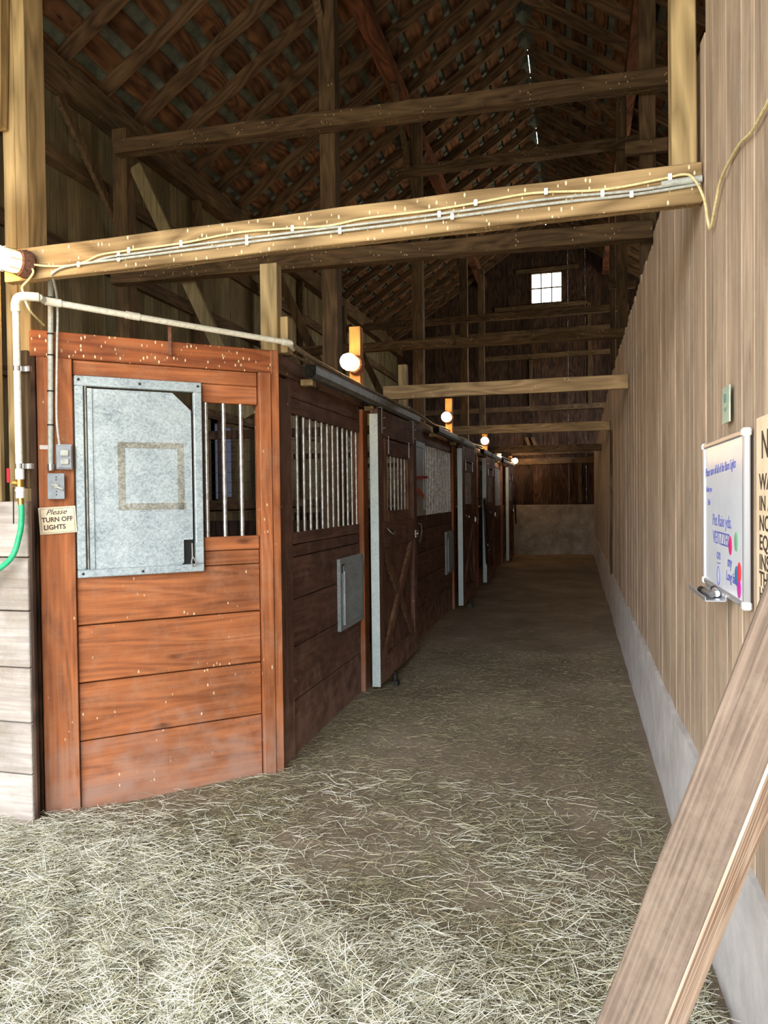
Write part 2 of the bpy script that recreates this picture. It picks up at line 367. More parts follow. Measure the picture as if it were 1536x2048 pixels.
# ------------------------------------------------------------------ gable wall with window
wb = empty('wall_back', (-1, YB, 0), label='dark gable wall of vertical boards over a concrete base', kind='structure')
b = MB(); x = XE-.03; wx0, wx1, wz0, wz1 = -1.085, -.30, 6.36, 7.15
while x < XO+.03:
    w = rr.uniform(.17, .26); x1 = min(x+w, XO+.03); g = rr.choice([.0, .0, .0, .0004]); zt0, zt1 = roofz(x)+.25, roofz(x1)+.25
    spans = [(1.22, None)]
    if x1 > wx0 and x < wx1: spans = [(1.22, wz0), (wz1, None)]
    for z0, z1 in spans:
        a0, a1 = (z1, z1) if z1 else (zt0, zt1); dy = rr.uniform(0, .012); xa = x+g; xb = x1
        if xa < wx0 < xb and len(spans) == 2 and z1: pass
        b.add([(xa,YB+dy,z0),(xb,YB+dy,z0),(xb,YB+.035,z0),(xa,YB+.035,z0),(xa,YB+dy,a0),(xb,YB+dy,a1),(xb,YB+.035,a1),(xa,YB+.035,a0)],
              [(0,3,2,1),(4,5,6,7),(0,1,5,4),(1,2,6,5),(2,3,7,6),(3,0,4,7)])
    if len(spans) == 2: # sides of the opening
        if x < wx0: b.box(x+g, wx0, YB, YB+.03, wz0, wz1)
        if x1 > wx1: b.box(wx1, x1, YB, YB+.03, wz0, wz1)
    x = x1
loc(wb, b).build('board_siding', W['dark_z'], wb)
b = MB().box(XE, XO, YB-.06, YB+.15, -.1, 1.26); loc(wb, b).build('concrete_base', M['concrete_dark'], wb, bev=.01)
for (x0, x1, z, h) in ((-4.5, .95, 3.70, .13), (-2.3, .95, 5.03, .12), (-2.0, .3, 6.28, .10), (-1.6, .52, 2.58, .11), (-1.6, .52, 2.36, .16), (-4.5, .95, 5.62, .16), (-1.45, .1, 7.2, .09)):
    b = MB().timber((x0, YB-.03, z), (x1, YB-.03, z+.03), h, .05, (0,0,1)); loc(wb, b).build('girt', W['old_x'], wb)
for (x, z0, z1) in ((-1.09, 3.75, 4.95), (.35, 3.75, 6.3), (.1, 1.3, 2.3)):
    b = MB().timber((x, YB-.03, z0), (x, YB-.03, z1), .09, .05); loc(wb, b).build('stud', W['old_z'], wb)
for i, (x, dz) in enumerate(((-1.22, 0), (-1.07, .02))):
    b = MB().timber((x, YB-.09, 2.98), (x+.12, YB-.09, 2.66), .08, .04, (1,0,0)); loc(wb, b).build('short_block', W['old_z'], wb)
win = empty('window_1', (-.69, YB, 6.36), label='bright six pane window high in the gable wall', kind='structure')
b = MB().box(wx0-.01,wx0+.03,YB-.02,YB+.03,wz0,wz1).box(wx1-.03,wx1+.01,YB-.02,YB+.03,wz0,wz1).box(wx0,wx1,YB-.02,YB+.03,wz0-.01,wz0+.03).box(wx0,wx1,YB-.02,YB+.03,wz1-.03,wz1+.01)
for k in (1, 2): xx = wx0+(wx1-wx0)*k/3; b.box(xx-.015, xx+.015, YB-.01, YB+.02, wz0+.03, wz1-.03)
b.box(wx0+.03, wx1-.03, YB-.01, YB+.02, (wz0+wz1)/2-.015, (wz0+wz1)/2+.015)
loc(win, b).build('window_frame', W['old_x'], win)
b = MB().box(wx0+.03, wx1-.03, YB+.004, YB+.008, wz0+.03, wz1-.03); loc(win, b).build('glass', M['glass'], win)
# ------------------------------------------------------------------ outer walls
wl = empty('wall_left', (XE, 9, 0), label='grey-green board outer wall behind the stalls', kind='structure')
b = MB(); y = YF
while y < YB:
    w = rr.uniform(.14, .2); y1 = min(y+w, YB); dx = rr.uniform(0, .01); g = 0
    z0 = -.1
    if 9.02 < y1 and y < 9.36: b.box(XE-.03, XE-dx, y, y1, -.1, 1.5); z0 = 2.5
    b.box(XE-.03, XE-dx, y+g, y1, z0, roofz(XE)+.21); y = y1
loc(wl, b).build('board_siding', W['left_z'], wl)
for z, h in ((4.62, .15), (3.85, .14), (2.6, .12), (1.42, .12)):
    b = MB().timber((XE+.03, YF, z), (XE+.03, YB, z), h, .05, (0,0,1)); loc(wl, b).build('girt', W['old_y'], wl)
b = MB().timber((XE+.08, YF, roofz(XE)-.13), (XE+.08, YB, roofz(XE)-.13), .15, .26, (1,0,0)); loc(wl, b).build('wall_plate', W['old_y'], wl)
for yy in (4.95, 8.4, 12, 15.6):
    b = MB().timber((XE+.06, yy, 0), (XE+.06, yy, 5.2), .09, .10); loc(wl, b).build('stud', W['old_z'], wl)
w2 = empty('window_2', (XE, 9.2, 1.5), label='narrow bluish window in the outer wall behind the stall bars', kind='structure')
b = MB().box(XE+.002, XE+.02, 8.96, 9.04, 1.46, 2.54).box(XE+.002, XE+.02, 9.36, 9.44, 1.46, 2.54).box(XE+.002, XE+.02, 9.04, 9.36, 1.46, 1.53).box(XE+.002, XE+.02, 9.04, 9.36, 2.47, 2.54); loc(w2, b).build('window_frame', W['old_y'], w2)
b = MB().box(XE-.012, XE-.004, 8.80, 9.60, 1.46, 2.54); loc(w2, b).build('frosted_pane', M['frost'], w2)
we = empty('wall_east', (XO, 9, 0), label='outer board wall beyond the aisle wall', kind='structure')
b = MB(); zt = roofz(XO)+.1
b.box(XO, XO+.03, YF, 12.6, -.1, zt).box(XO, XO+.03, 17.4, YB, -.1, zt).box(XO, XO+.03, 12.6, 17.4, -.1, 2.8).box(XO, XO+.03, 12.6, 17.4, 5.2, zt)
loc(we, b).build('board_siding', W['dark_z'], we)
wf = empty('wall_front', (-1, YF, 0), label='front gable wall with the wide barn doorway', kind='structure')
DX0, DX1, DZ = -4.3, .40, 4.3
b = MB().box(XE, DX0, YF-.03, YF, -.1, roofz(XE)).box(DX1, XO, YF-.03, YF, -.1, roofz(XO)+.1)
b.prism([(DX0, YF-.03, DZ), (DX1, YF-.03, DZ), (XO, YF-.03, roofz(XO)+.1), (RX, YF-.03, RZ+.1), (XE, YF-.03, roofz(XE)+.1), (DX0, YF-.03, roofz(XE))], (0,.03,0))
loc(wf, b).build('board_siding', W['dark_z'], wf)
# ------------------------------------------------------------------ roof
ce = empty('ceiling', (RX, 9, RZ), label='open rafters under spaced roof boards', kind='structure')
sl = math.sqrt(1+RS*RS); nrm = {-1: Vector((-RS, 0, 1))/sl, 1: Vector((RS, 0, 1))/sl}; dn = {-1: Vector((-1, 0, -RS))/sl, 1: Vector((1, 0, -RS))/sl}
RA = Vector((RX, 0, RZ)); LEN = {-1: (RX-XE+.25)*sl, 1: (XO-RX+.25)*sl}
k0 = math.floor((YF-5.941)/.612)+1
y = 5.941+k0*.612
while y < YB:
    for s in (-1, 1):
        p0 = RA+nrm[s]*.07+Vector((0, y+rr.uniform(-.01,.01), 0)); p1 = p0+dn[s]*LEN[s]
        b = MB().timber(p0, p1, .05, .14, (0,1,0), seg=.8, jit=.003)
        # local frame with x along the slope keeps the grain running along the rafter
        ang = math.atan2(-dn[s].z, dn[s].x) if s == 1 else math.atan2(-dn[s].z, dn[s].x)
        o = loc(ce, b).build('rafter', W['raf%d' % s] if 'raf%d' % s in W else W.setdefault('raf%d' % s, wood('rafter_wood_%s' % ('east' if s == 1 else 'west'), srgb(74,56,40), srgb(122,96,70), 'x', vary=.25, across=18, knots=.3, stain=.35, rough=.95, rot=(0, -math.atan(RS)*s, 0))), ce)
    y += .612
for s in (-1, 1):
    b = MB(); d = .05
    while d < LEN[s]:
        yy = YF
        while yy < YB:
            y1 = min(yy+rr.uniform(2.2, 4.4), YB); c = RA+nrm[s]*.153+dn[s]*(d+.11)
            b.bar(c+Vector((0, yy+.004, 0)), c+Vector((0, y1, 0)), .22+rr.uniform(-.03, .012), .02, dn[s]); yy = y1
        d += .325
    loc(ce, b).build('deck_board', W['deck_y'], ce)
    b = MB()
    c0 = RA+nrm[s]*.19; n = 24
    for i in range(n):  # courses under the roofing, small gaps left at the ridge
        ya = YF+(YB-YF)*i/n; yb = YF+(YB-YF)*(i+1)/n
        g = .0 if i % 3 else .016
        g -= .19*RS+.012
        p = [c0+dn[s]*g+Vector((0, ya, 0)), c0+dn[s]*g+Vector((0, yb, 0)), c0+dn[s]*LEN[s]+Vector((0, yb, 0)), c0+dn[s]*LEN[s]+Vector((0, ya, 0))]
        b.prism(p, nrm[s]*.02)
    loc(ce, b).build('shingle_layer', M['under'], ce)
for s, xp in ((-1, -2.27), (1, .74)):
    z = roofz(xp)-.14
    b = MB().timber((xp, YF, z), (xp, YB-.1, z), .17, .2, (1,0,0), jit=.006); loc(ce, b).build('purlin', wood('purlin_wood_%d' % (s+2), srgb(86,52,34), srgb(134,84,56), 'y', across=18, rough=.95), ce)
# ------------------------------------------------------------------ posts, beams, braces
def post(x, y, z0, z1, w=.14, d=.14, mat='old_z', label='', name='timber_post', bev=.004, jit=.004, group=None):
    o = MB().timber((x, y, z0), (x, y, z1), w, d, (1,0,0), seg=.5, jit=jit).build(name, W[mat], bev=bev)
    return tag(o, label, 'post', group)
def beam(x0, x1, y, z0, z1, h, d, label, name='tie_beam', mat='old_x', jit=.006, cat='beam'):
    o = MB().timber((x0, y, z0), (x1, y, z1), d, h, (0,1,0), seg=.3, jit=jit).build(name, W[mat], bev=.005)
    return tag(o, label, cat)
pa = empty('timber_post', (-2.66, 3.17, 0), label='thick double plank post at the left edge, behind the near cable beam', cat='post')
b = MB().timber((-2.695, 3.17, 0), (-2.695, 3.17, roofz(-2.7)-.02), .070, .14, (1,0,0), seg=.5, jit=.003); loc(pa, b).build('outer_plank', W['post_z'], pa, bev=.004)
b = MB().timber((-2.624, 3.17, 0), (-2.624, 3.17, roofz(-2.65)-.02), .068, .14, (1,0,0), seg=.5, jit=.003); loc(pa, b).build('inner_plank', W['post_z'], pa, bev=.004)
b = MB().timber((-2.73, 3.065, 3.32), (-2.69, 3.065, 4.6), .09, .06, (1,0,0)); loc(pa, b).build('upper_block', W['post_z'], pa, bev=.004)
post(.385, YA-.01, 2.672, roofz(.385)-.04, .085, .085, 'post_z', 'pale grooved post standing on the right end of the near cable beam')
post(-2.2, YB2, 0, 6.75, .15, .15, 'old_z', 'thick brown post rising to the roof behind the caged lamp nearest the stall corner')
post(-2.12, YC, 0, 6.75, .15, .15, 'old_z', 'slimmer brown post between the two nearest stall lamps')
post(-2.0, YD, 0, 6.75, .14, .14, 'old_z', 'dark inner post with a thin bright edge left of the gable window')
post(-2.1, YG, 0, 6.75, .14, .14, 'old_z', 'farthest inner post before the gable wall')
post(.60, YB2+.05, 0, 6.9, .13, .13, 'old_z', 'brown post beyond the right wall top where the second tie beam ends')
post(.60, YC+.05, 0, 6.9, .13, .13, 'old_z', 'brown post over the wall with a short board nailed across it')
post(.79, YD+.05, 0, 6.88, .14, .14, 'old_z', 'dark post over the right wall, right of the gable window')
post(.62, YD-.6, 0, 6.88, .09, .09, 'old_z', 'thin leaning stud beside the dark post right of the gable window')
for y, nm in ((YB2, 'outer wall post under the left end of the high tie beam'), (YC, 'outer wall post behind the first caged lamp'), (YD, 'outer wall post deep behind the stalls')):
    post(XE+.16+.06, y, 0, roofz(XE)-.28, .16, .16, 'old_z', nm)
o = MB().timber((-2.50, 2.86, 2.564), (XR, 2.86, 2.600), .055, .142, (0,1,0), seg=.25, jit=.004).build('tie_beam', W['beam_x'], bev=.004); tag(o, 'warm brown near beam crossing the whole aisle with cables stapled along it', 'beam')
beam(-4.42, .62, YB2-.14, 3.70, 3.66, .14, .13, 'dark spotted tie beam just behind the cable beam, over the stalls')
beam(-4.36, .78, YB2-.14, 4.96, 4.88, .14, .13, 'highest near tie beam spanning in front of the roof boards')
beam(-2.45, .88, YC-.126, 5.98, 6.02, .12, .12, 'rough edged high tie beam below the ridge')
beam(-4.4, .70, YC-.126, 3.62, 3.58, .12, .12, 'brown tie beam passing below the gable window')
beam(-3.9, .9, YD-.126, 4.75, 4.78, .12, .12, 'dark tie beam right under the gable window sill')
beam(-1.72, XR+.0, 6.66, 2.462, 2.462, .122, .05, 'pale plank joist behind the first stall lamp, resting on the stall tops', 'joist', 'pale_x', .003, 'joist')
beam(-1.66, XR, 10.2, 2.41, 2.41, .118, .05, 'pale plank joist second along the aisle', 'joist', 'pale_x', .003, 'joist')
beam(-1.66, XR, 13.6, 2.335, 2.335, .13, .05, 'brown plank joist third along the aisle, before the far end', 'joist', 'old_x', .003, 'joist')
o = MB().timber((.415, YB2-.045, 4.39), (.75, YB2-.045, 4.385), .11, .05, (0,0,1)).build('scrap_board', W['old_x'], bev=.003); tag(o, 'short board nailed across the right post above the cable beam', 'board')
o = MB().timber((.55, YD-.67, 5.03), (.98, YD-.67, 5.02), .13, .05, (0,0,1)).build('scrap_board', W['old_x'], bev=.003); tag(o, 'short board nailed across the two posts right of the gable window', 'board')
def brace(p0, p1, w, d, label, side=(1,0,0), mat='old_z'):
    o = MB().timber(p0, p1, w, d, side, jit=.004).build('diagonal_brace', W[mat], bev=.004); return tag(o, label, 'brace')
brace((-4.26, YB2+.02, 4.85), (-3.05, YB2+.02, 2.3), .13, .05, 'greenish diagonal brace dropping from the outer post over the corner stall', mat='left_z')
brace((-4.26, YC+.02, 4.85), (-3.05, YC+.02, 2.3), .13, .05, 'dark diagonal brace between the pale corner stub and the thick post')
brace((-4.26, YD+.02, 4.85), (-3.05, YD+.02, 2.3), .13, .05, 'dark diagonal brace right behind the orange lit lamp stub')
brace((XE+.12, 5.78, 5.15), (XE+.12, 6.9, 4.05), .09, .05, 'narrow diagonal brace on the outer wall beside the left post', side=(0,1,0))
brace((-2.25, YB2-1.05, 6.74), (-2.25, YB2, 5.9), .08, .07, 'knee brace meeting the thick brown post near the roof', side=(0,1,0))
brace((-2.2, YC-1.0, 6.74), (-2.2, YC, 5.9), .08, .07, 'knee brace meeting the slimmer brown post under the purlin', side=(0,1,0))
brace((-2.2, YC+1.0, 6.74), (-2.2, YC, 5.9), .08, .07, 'knee brace leaving the slimmer brown post away from the doorway', side=(0,1,0))
brace((-2.1, YD+1.0, 6.74), (-2.1, YD+.05, 5.8), .08, .07, 'light edged knee brace left of the gable window', side=(0,1,0))
b = MB().timber((-1.6, YC-.22, 3.56), (-1.6, YC-.22, 3.86), .05, .03); tag(b.build('wood_scrap', W['old_z']), 'small upright scrap nailed to the brown tie beam', 'scrap')

# ------------------------------------------------------------------ stall fronts
def lx(p, mb): return mb
TH = .06
C_ANG = math.radians(42.57); C_L = 1.168; C_O = (-2.46, 2.99, 0)
cp = empty('horse_stall', C_O, C_ANG, label='angled orange corner stall wall with the big galvanised feed door', cat='stall wall')
def cb(name, mat, boxes, parent=cp, bev=.004, **k):
    m = MB()
    for q in boxes: m.box(*q)
    return m.build(name, mat, parent, bev=bev, **k)
cb('header_board', W['stain_head'], [(-.03, 1.17, -.0, .07, 2.185, 2.31)])
cb('upper_rail', W['stain_x'], [(.155, 1.08, .01, .06, 2.108, 2.183), (.78, 1.08, .012, .06, 2.01, 2.106)])
cb('edge_strip', W['dark_z'], [(-.035, -.010, -.004, .09, -.03, 2.183)])  # dark board standing in for the shaded gap left of the post
cb('post', W['stain_z'], [(-.006, .15, -.012, .09, -.03, 2.183)])
cb('post', W['stain_z'], [(1.085, 1.152, -.015, .08, -.03, 2.184), (1.155, 1.20, -.008, .08, -.03, 2.31)])
b = MB()
for z0, z1 in ((-.03, .318), (.324, .604), (.61, .886), (.892, 1.146)): b.box(.155, 1.08, .012, .05, z0, z1)
b.box(.78, 1.08, .012, .05, 1.15, 1.224).box(.78, 1.08, .008, .055, 1.228, 1.30)
b.build('plank_panel', W['stain_x'], cp, bev=.004)
# feed door
fr = MB()
for q in ((.157,.77,-.022,.014,2.055,2.105), (.157,.77,-.022,.014,1.125,1.165), (.157,.197,-.022,.014,1.165,2.055), (.728,.77,-.022,.014,1.165,2.055)): fr.box(*q)
fo = fr.build('feeder_frame', M['galv'], cp, bev=.004)
for x, z in ((.175, 2.085), (.46, 2.08), (.75, 2.085), (.46, 1.143), (.18, 1.145)): MB().lathe([(0, .007), (.004, .006), (.005, 0)], (x, -.022, z), (0, -1, 0), 10).build('screw', M['iron'], fo)
door = MB().prism([(.232, -.012, 2.046), (.622, -.012, 2.046), (.716, -.012, 1.958), (.716, -.012, 1.292), (.668, -.012, 1.292), (.668, -.012, 1.175), (.655,-.012,1.165), (.232, -.012, 1.165)], (0, .008, 0))
door.box(.214, .236, -.020, -.004, 1.165, 2.046)
do = door.build('feed_door', M['galv'], cp, bev=.001)
MB().tube([(.207, -.012, 2.07), (.207, -.012, 1.16)], .006, 8).build('hinge_rod', M['rail'], do, smooth=True)
b = MB(); 
for q in ((.350,.384,1.45,1.79), (.642,.674,1.45,1.79), (.384,.642,1.760,1.79), (.384,.684,1.45,1.484)): b.box(q[0], q[1], -.0135, -.0118, q[2], q[3])
b.build('tape_residue', M['galv_dirty'], do)
for x in (.36, .46, .555, .65): MB().lathe([(0, .006), (.003, .004), (.004, 0)], (x, -.012, 1.285), (0,-1,0), 8).build('rivet', M['galv'], do)
MB().tube([(.706,-.03,1.275), (.706,-.032,1.20), (.70,-.034,1.175), (.705,-.034,1.155), (.72,-.034,1.155), (.724,-.034,1.175), (.706,-.032,1.205)], .0035, 6).build('latch_hook', M['chrome'], cp, smooth=True)
MB().box(.66, .72, .004, .012, 1.165, 1.295).build('latch_gap', M['dark'], cp)
for x in (.803, .898, .992): MB().tube([(x, .03, 1.29), (x, .03, 2.02)], .0115, 12).build('bar', M['bar'], cp, smooth=True)
# pipe bracket
tag(MB().bar((-2.46+.61*.736+.02, 2.99+.61*.677-.02, 2.235), (-2.46+.61*.736+.02, 2.99+.61*.677-.02, 2.40), .02, .006).build('pipe_bracket', M['rust'], bev=.001), 'rusty upright strap holding the white pipe above the feed door', 'bracket')

def aisle(name, y0, label, cat='stall wall'):
    return empty(name, (XL, y0, 0), PI/2, label=label, cat=cat)      # local x runs along the aisle, local y into the stall
def planks(p, x0, x1, zs, mat='brown_x', y=.02, name='plank_panel', th=.035):
    b = MB()
    for z0, z1 in zip(zs[:-1], zs[1:]): b.box(x0, x1, y, y+th, z0+.003, z1-.003)
    return b.build(name, W[mat], p, bev=.003)
def bars(p, x0, x1, n, z0, z1, y=.03, r=.0105):
    for i in range(n):
        x = x0+(x1-x0)*i/(n-1); MB().tube([(x, y, z0), (x, y, z1)], r, 10).build('bar', M['bar'], p, smooth=True)
M['galv_dull'] = galv('dull_galvanised', srgb(112,120,122), srgb(138,146,148), srgb(160,166,166), .2, .65)
def grain_hatch(p, x0, x1, z0, z1):
    m = MB().box(x0, x1, -.005, .022, z0, z1); o = m.build('grain_hatch', M['galv_dull'], p, bev=.004)
    MB().box(x0+.05, x1-.02, -.012, -.004, z0+.04, z1-.05).build('hatch_flap', M['galv_dull'], o, bev=.003)
    MB().box(x0+.03, x0+.09, -.008, -.004, z1-.10, z1-.04).build('hatch_slot', M['dark'], o)
    MB().tube([(x0+.065, -.014, z1-.09), (x0+.065, -.014, z0+.04)], .006, 8).build('hinge_rod', M['galv'], o, smooth=True)
    return o
# panel 1
y0 = 3.79; p1 = aisle('horse_stall', y0, 'brown stall wall with thirteen steel bars and a small grey hatch, next to the corner')
MB().box(0, .04, -.012, .09, -.03, 2.31).build('post', W['brown_z'], p1, bev=.004)
MB().box(.04, .25, .0, .07, -.03, 2.18).build('post', W['brown_z'], p1, bev=.004)
planks(p1, .25, 1.69, [-.03, .30, .62, .90, 1.15, 1.225, 1.30])
MB().box(.25, 1.69, .01, .06, 2.0, 2.09).box(.25, 1.69, .01, .06, 2.093, 2.20).build('top_rail', W['brown_x'], p1, bev=.004)
bars(p1, .30, 1.65, 13, 1.29, 2.01)
MB().box(1.69, 1.83, -.015, .08, -.03, 2.18).build('post', W['stain_z'], p1, bev=.004)
grain_hatch(p1, 1.12, 1.69, .56, 1.07)
# panel 2
def far_panel(y0, y1, hx0, hx1, bx0, nb, label, gh=None, endpost=True):
    p = aisle('horse_stall', y0, label); L = y1-y0
    planks(p, .08, L-.2, [-.03, .32, .62, .9, 1.15, 1.3])
    MB().box(.08, L-.2, .01, .06, 2.08, 2.20).build('top_rail', W['brown_x'], p, bev=.004)
    MB().box(0, .08, 0, .08, -.03, 2.2).build('post', W['brown_z'], p, bev=.004)
    if endpost: MB().box(L-.2, L, -.01, .08, -.03, 2.2).build('post', W['stain_z'], p, bev=.004)
    if hx1 > hx0:
        f = MB()
        for q in ((hx0,hx1,1.30,1.36), (hx0,hx1,2.02,2.08), (hx0,hx0+.05,1.36,2.02), (hx1-.05,hx1,1.36,2.02)): f.box(q[0], q[1], -.01, .02, q[2], q[3])
        f.build('feeder_frame', M['galv'], p, bev=.003)
        MB().box(hx0+.05, hx1-.05, .0, .008, 1.36, 2.02).build('feed_door', M['galv'], p)
    if nb: bars(p, bx0, L-.24, nb, 1.29, 2.1)
    if gh: grain_hatch(p, gh[0], gh[1], .5, 1.05)
    return p
p2 = far_panel(7.0, 10.05, .15, .93, .98, 20, 'brown stall wall with twenty bars between the first and second sliding doors', gh=(2.3, 2.83))
p3 = far_panel(11.3, 12.45, .1, .6, .66, 6, 'narrow dark stall wall between the second and third sliding doors')
p4 = far_panel(14.1, 16.75, .2, .9, 1.0, 12, 'dark stall wall between the third and the farthest sliding doors')
p5 = far_panel(18.0, 19.2, .0, .0, .3, 6, 'last dark stall wall against the gable wall')
hb = MB().timber((XL-.04, 3.87, 2.255), (XL-.04, 19.22, 2.255), .07, .11, (1,0,0), jit=.003).build('header_beam', W['hb'] if 'hb' in W else W.setdefault('hb', wood('header_wood', BR_D, BR_L, 'y', across=20, specks=.3, dust=srgb(130,112,88), dust_amt=.5)), bev=.004)
tag(hb, 'long brown header timber along the top of the stall fronts', 'beam')

# sliding doors
def sliding_door(y0, w, label):
    """local x along the aisle, local y = 0 is the aisle face, thickness goes into the stall"""
    p = empty('sliding_door', (-1.463, y0, 0), PI/2, label=label, cat='sliding door', group=None)
    T = .062; H = 2.18; B = .05
    def bx(n, m, *qs, par=p, bev=.003):
        k = MB()
        for q in qs: k.box(*q)
        return k.build(n, m, par, bev=bev)
    bx('edge_strip', M['strip'], (-.004, 0, 0, T+.004, B-.01, H-.04))
    bx('stile', W['brown_z'], (0, .14, 0, T, B, H)); bx('stile', W['brown_z'], (w-.13, w, 0, T, B, H))
    bx('top_rail', W['brown_x'], (.14, w-.13, 0, T, 1.98, H))
    bx('middle_rail', W['brown_x'], (.14, w-.13, 0, T, 1.10, 1.30)); bx('bottom_rail', W['brown_x'], (.14, w-.13, 0, T, B, .24))
    bx('back_panel', W['brown_z'], (.14, w-.13, .035, .055, .24, 1.10))
    z0, z1 = .24, 1.10; x0, x1 = .14, w-.13
    MB().bar((x0+.03, .018, z0), (x1-.03, .018, z1), .03, .09, (0,1,0)).build('cross_brace', W['brown_diag'], p, bev=.003)
    MB().bar((x0+.03, .020, z1), ((x0+x1)/2-.035, .020, (z0+z1)/2+.03), .028, .09, (0,1,0)).build('cross_brace', W['brown_diag'], p, bev=.003)
    MB().bar(((x0+x1)/2+.035, .020, (z0+z1)/2-.03), (x1-.03, .020, z0), .028, .09, (0,1,0)).build('cross_brace', W['brown_diag'], p, bev=.003)
    # window of bars with a drop hatch
    bx('window_stile', W['brown_diag'], (.24, .31, .01, .05, 1.30, 1.98)); bx('window_stile', W['brown_diag'], (w-.32, w-.26, .01, .05, 1.30, 1.98))
    h = bx('drop_hatch', W['brown_x'], (.33, w-.34, .004, .05, 1.84, 1.96)); bx('hatch_rail', W['brown_x'], (.33, w-.34, .004, .05, 1.30, 1.39), par=h)
    for x in (.18, .21, w-.20): MB().tube([(x, .03, 1.29), (x, .03, 1.99)], .009, 8).build('bar', M['bar'], p, smooth=True)
    for i in range(6):
        x = .37+(w-.75)*i/5; MB().tube([(x, .03, 1.38), (x, .03, 1.85)], .009, 8).build('bar', M['bar'], h, smooth=True)
    for x in (.32, w-.33): MB().bar((x, -.004, 1.85), (x, -.004, 1.99), .016, .006).build('hatch_hinge', M['chrome'], h)
    MB().tube([(.24, -.004, 1.25), (.245, -.03, 1.22), (.28, -.045, 1.205), (.33, -.045, 1.21), (.37, -.03, 1.23)], .007, 8).build('hook', M['chrome'], p, smooth=True)
    for x in (.12, w-.14):
        MB().bar((x, -.004, 2.0), (x, -.004, 2.20), .03, .005).box(x-.015, x+.015, -.004, .04, 2.195, 2.202).build('hanger_bracket', M['rail'], p)
        for z in (2.04, 2.12): MB().lathe([(0,.008),(.02,.006),(.022,0)], (x, -.007, z), (0,-1,0), 8).build('hanger_bolt', M['chrome'], p, smooth=True)
    b = MB().box(w-.10, w+.01, -.012, 0, 1.12, 1.19).tube([(w-.04,-.02,1.25),(w+.02,-.035,1.24),(w+.05,-.035,1.18),(w+.03,-.03,1.12),(w-.02,-.03,1.07),(w-.05,-.03,1.10)], .006, 8)
    b.ball((w-.05, -.016, 1.155), .012, 6); b.build('latch', M['chrome'], p, smooth=True)
    return p
d1 = sliding_door(5.475, 1.40, 'first sliding stall door with an X brace and pale metal edge, right of the bars')
for y, w_, lb in ((9.8, 1.32, 'second sliding stall door along the aisle, past the twenty bar wall'), (12.5, 1.42, 'third sliding stall door with black tack hanging on its edge'), (16.8, 1.32, 'farthest sliding stall door, near the concrete end wall')):
    c = copy_tree(d1); c.location = (-1.463, y, 0); c.scale = (w_/1.40, 1, 1); c['label'] = lb
# floor guides
g0 = MB().box(-.03, .03, -.03, .03, -.03, .03).lathe([(0,.022),(.05,.022),(.055,.012),(.07,.012)], (0,0,.03), (0,0,1), 12)
for i, (y, lb) in enumerate(((5.74, 'small iron floor guide at the foot of the first sliding door'), (10.1, 'small iron floor guide at the foot of the second sliding door'))):
    g = MB(); g.v = [(v[0]-1.415, v[1]+y, v[2]) for v in g0.v]; g.f = g0.f
    tag(g.build('door_guide', M['iron'], bev=.002, smooth=False), lb, 'door guide')
# door rails
prof = [(-.030, .068), (.030, .068), (.036, .055), (.036, .015), (.022, -.005), (.010, -.008), (.010, .0), (.018, .004), (.028, .02), (.028, .052), (.022, .060), (-.022, .060), (-.028, .052), (-.028, .02), (-.018, .004), (-.010, .0), (-.010, -.008), (-.022, -.005), (-.036, .015), (-.036, .055)]
def door_rail(ya, yb, label):
    m = MB(); n = len(prof); v = [(-1.50+x, y, 2.212+z) for y in (ya, yb) for x, z in prof]
    m.add(v, [(i, (i+1)%n, n+(i+1)%n, n+i) for i in range(n)]+[(2,1,0,19,18,17),(0,0,0)][:0])
    # rims closing the cut ends
    pairs = [(0,11),(1,10),(2,9),(3,8),(4,7),(5,6)]
    m.build('rail', M['rail'], r := empty('door_rail', (0,0,0), label=label, cat='rail')); 
    for yy in (ya+.12, (ya+yb)/2, yb-.12):
        MB().box(-1.598, -1.52, yy-.03, yy+.03, 2.175, 2.213).build('rail_block', W['post_z'], r, bev=.003)
    return r
door_rail(4.10, 7.10, 'grey steel door rail nearest the corner post, open end showing')
door_rail(8.12, 11.2, 'grey steel door rail above the second sliding door')
door_rail(12.3, 15.2, 'grey steel door rail above the third sliding door')
door_rail(15.7, 18.6, 'grey steel door rail above the farthest sliding door')
# inner partitions
for y, lb in ((7.35, 'dark plank divider behind the first stall'), (11.6, 'dark plank divider behind the second stall'), (15.6, 'dark plank divider deep in the stall row')):
    q = empty('stall_divider', (-3.1, y, 0), label=lb, cat='stall divider')
    b = MB()
    for k in range(5): b.box(-4.55, -1.70, y-.02, y+.02, k*.26-.03, k*.26+.225)
    loc(q, b).build('plank_panel', W['dark_z'], q, bev=.003)
    b = MB()
    for k in range(15): b.bar((-4.5+k*.19, y, 1.28), (-4.5+k*.19, y, 2.15), .004, .004)
    for k in range(8): b.bar((-4.5, y, 1.35+k*.11), (-1.7, y, 1.35+k*.11), .004, .004, (0,1,0))
    loc(q, b).build('wire_mesh', M['mesh_wire'], q)
    b = MB().box(-4.55, -1.70, y-.025, y+.025, 2.15, 2.24); loc(q, b).build('top_rail', W['dark_z'], q, bev=.003)

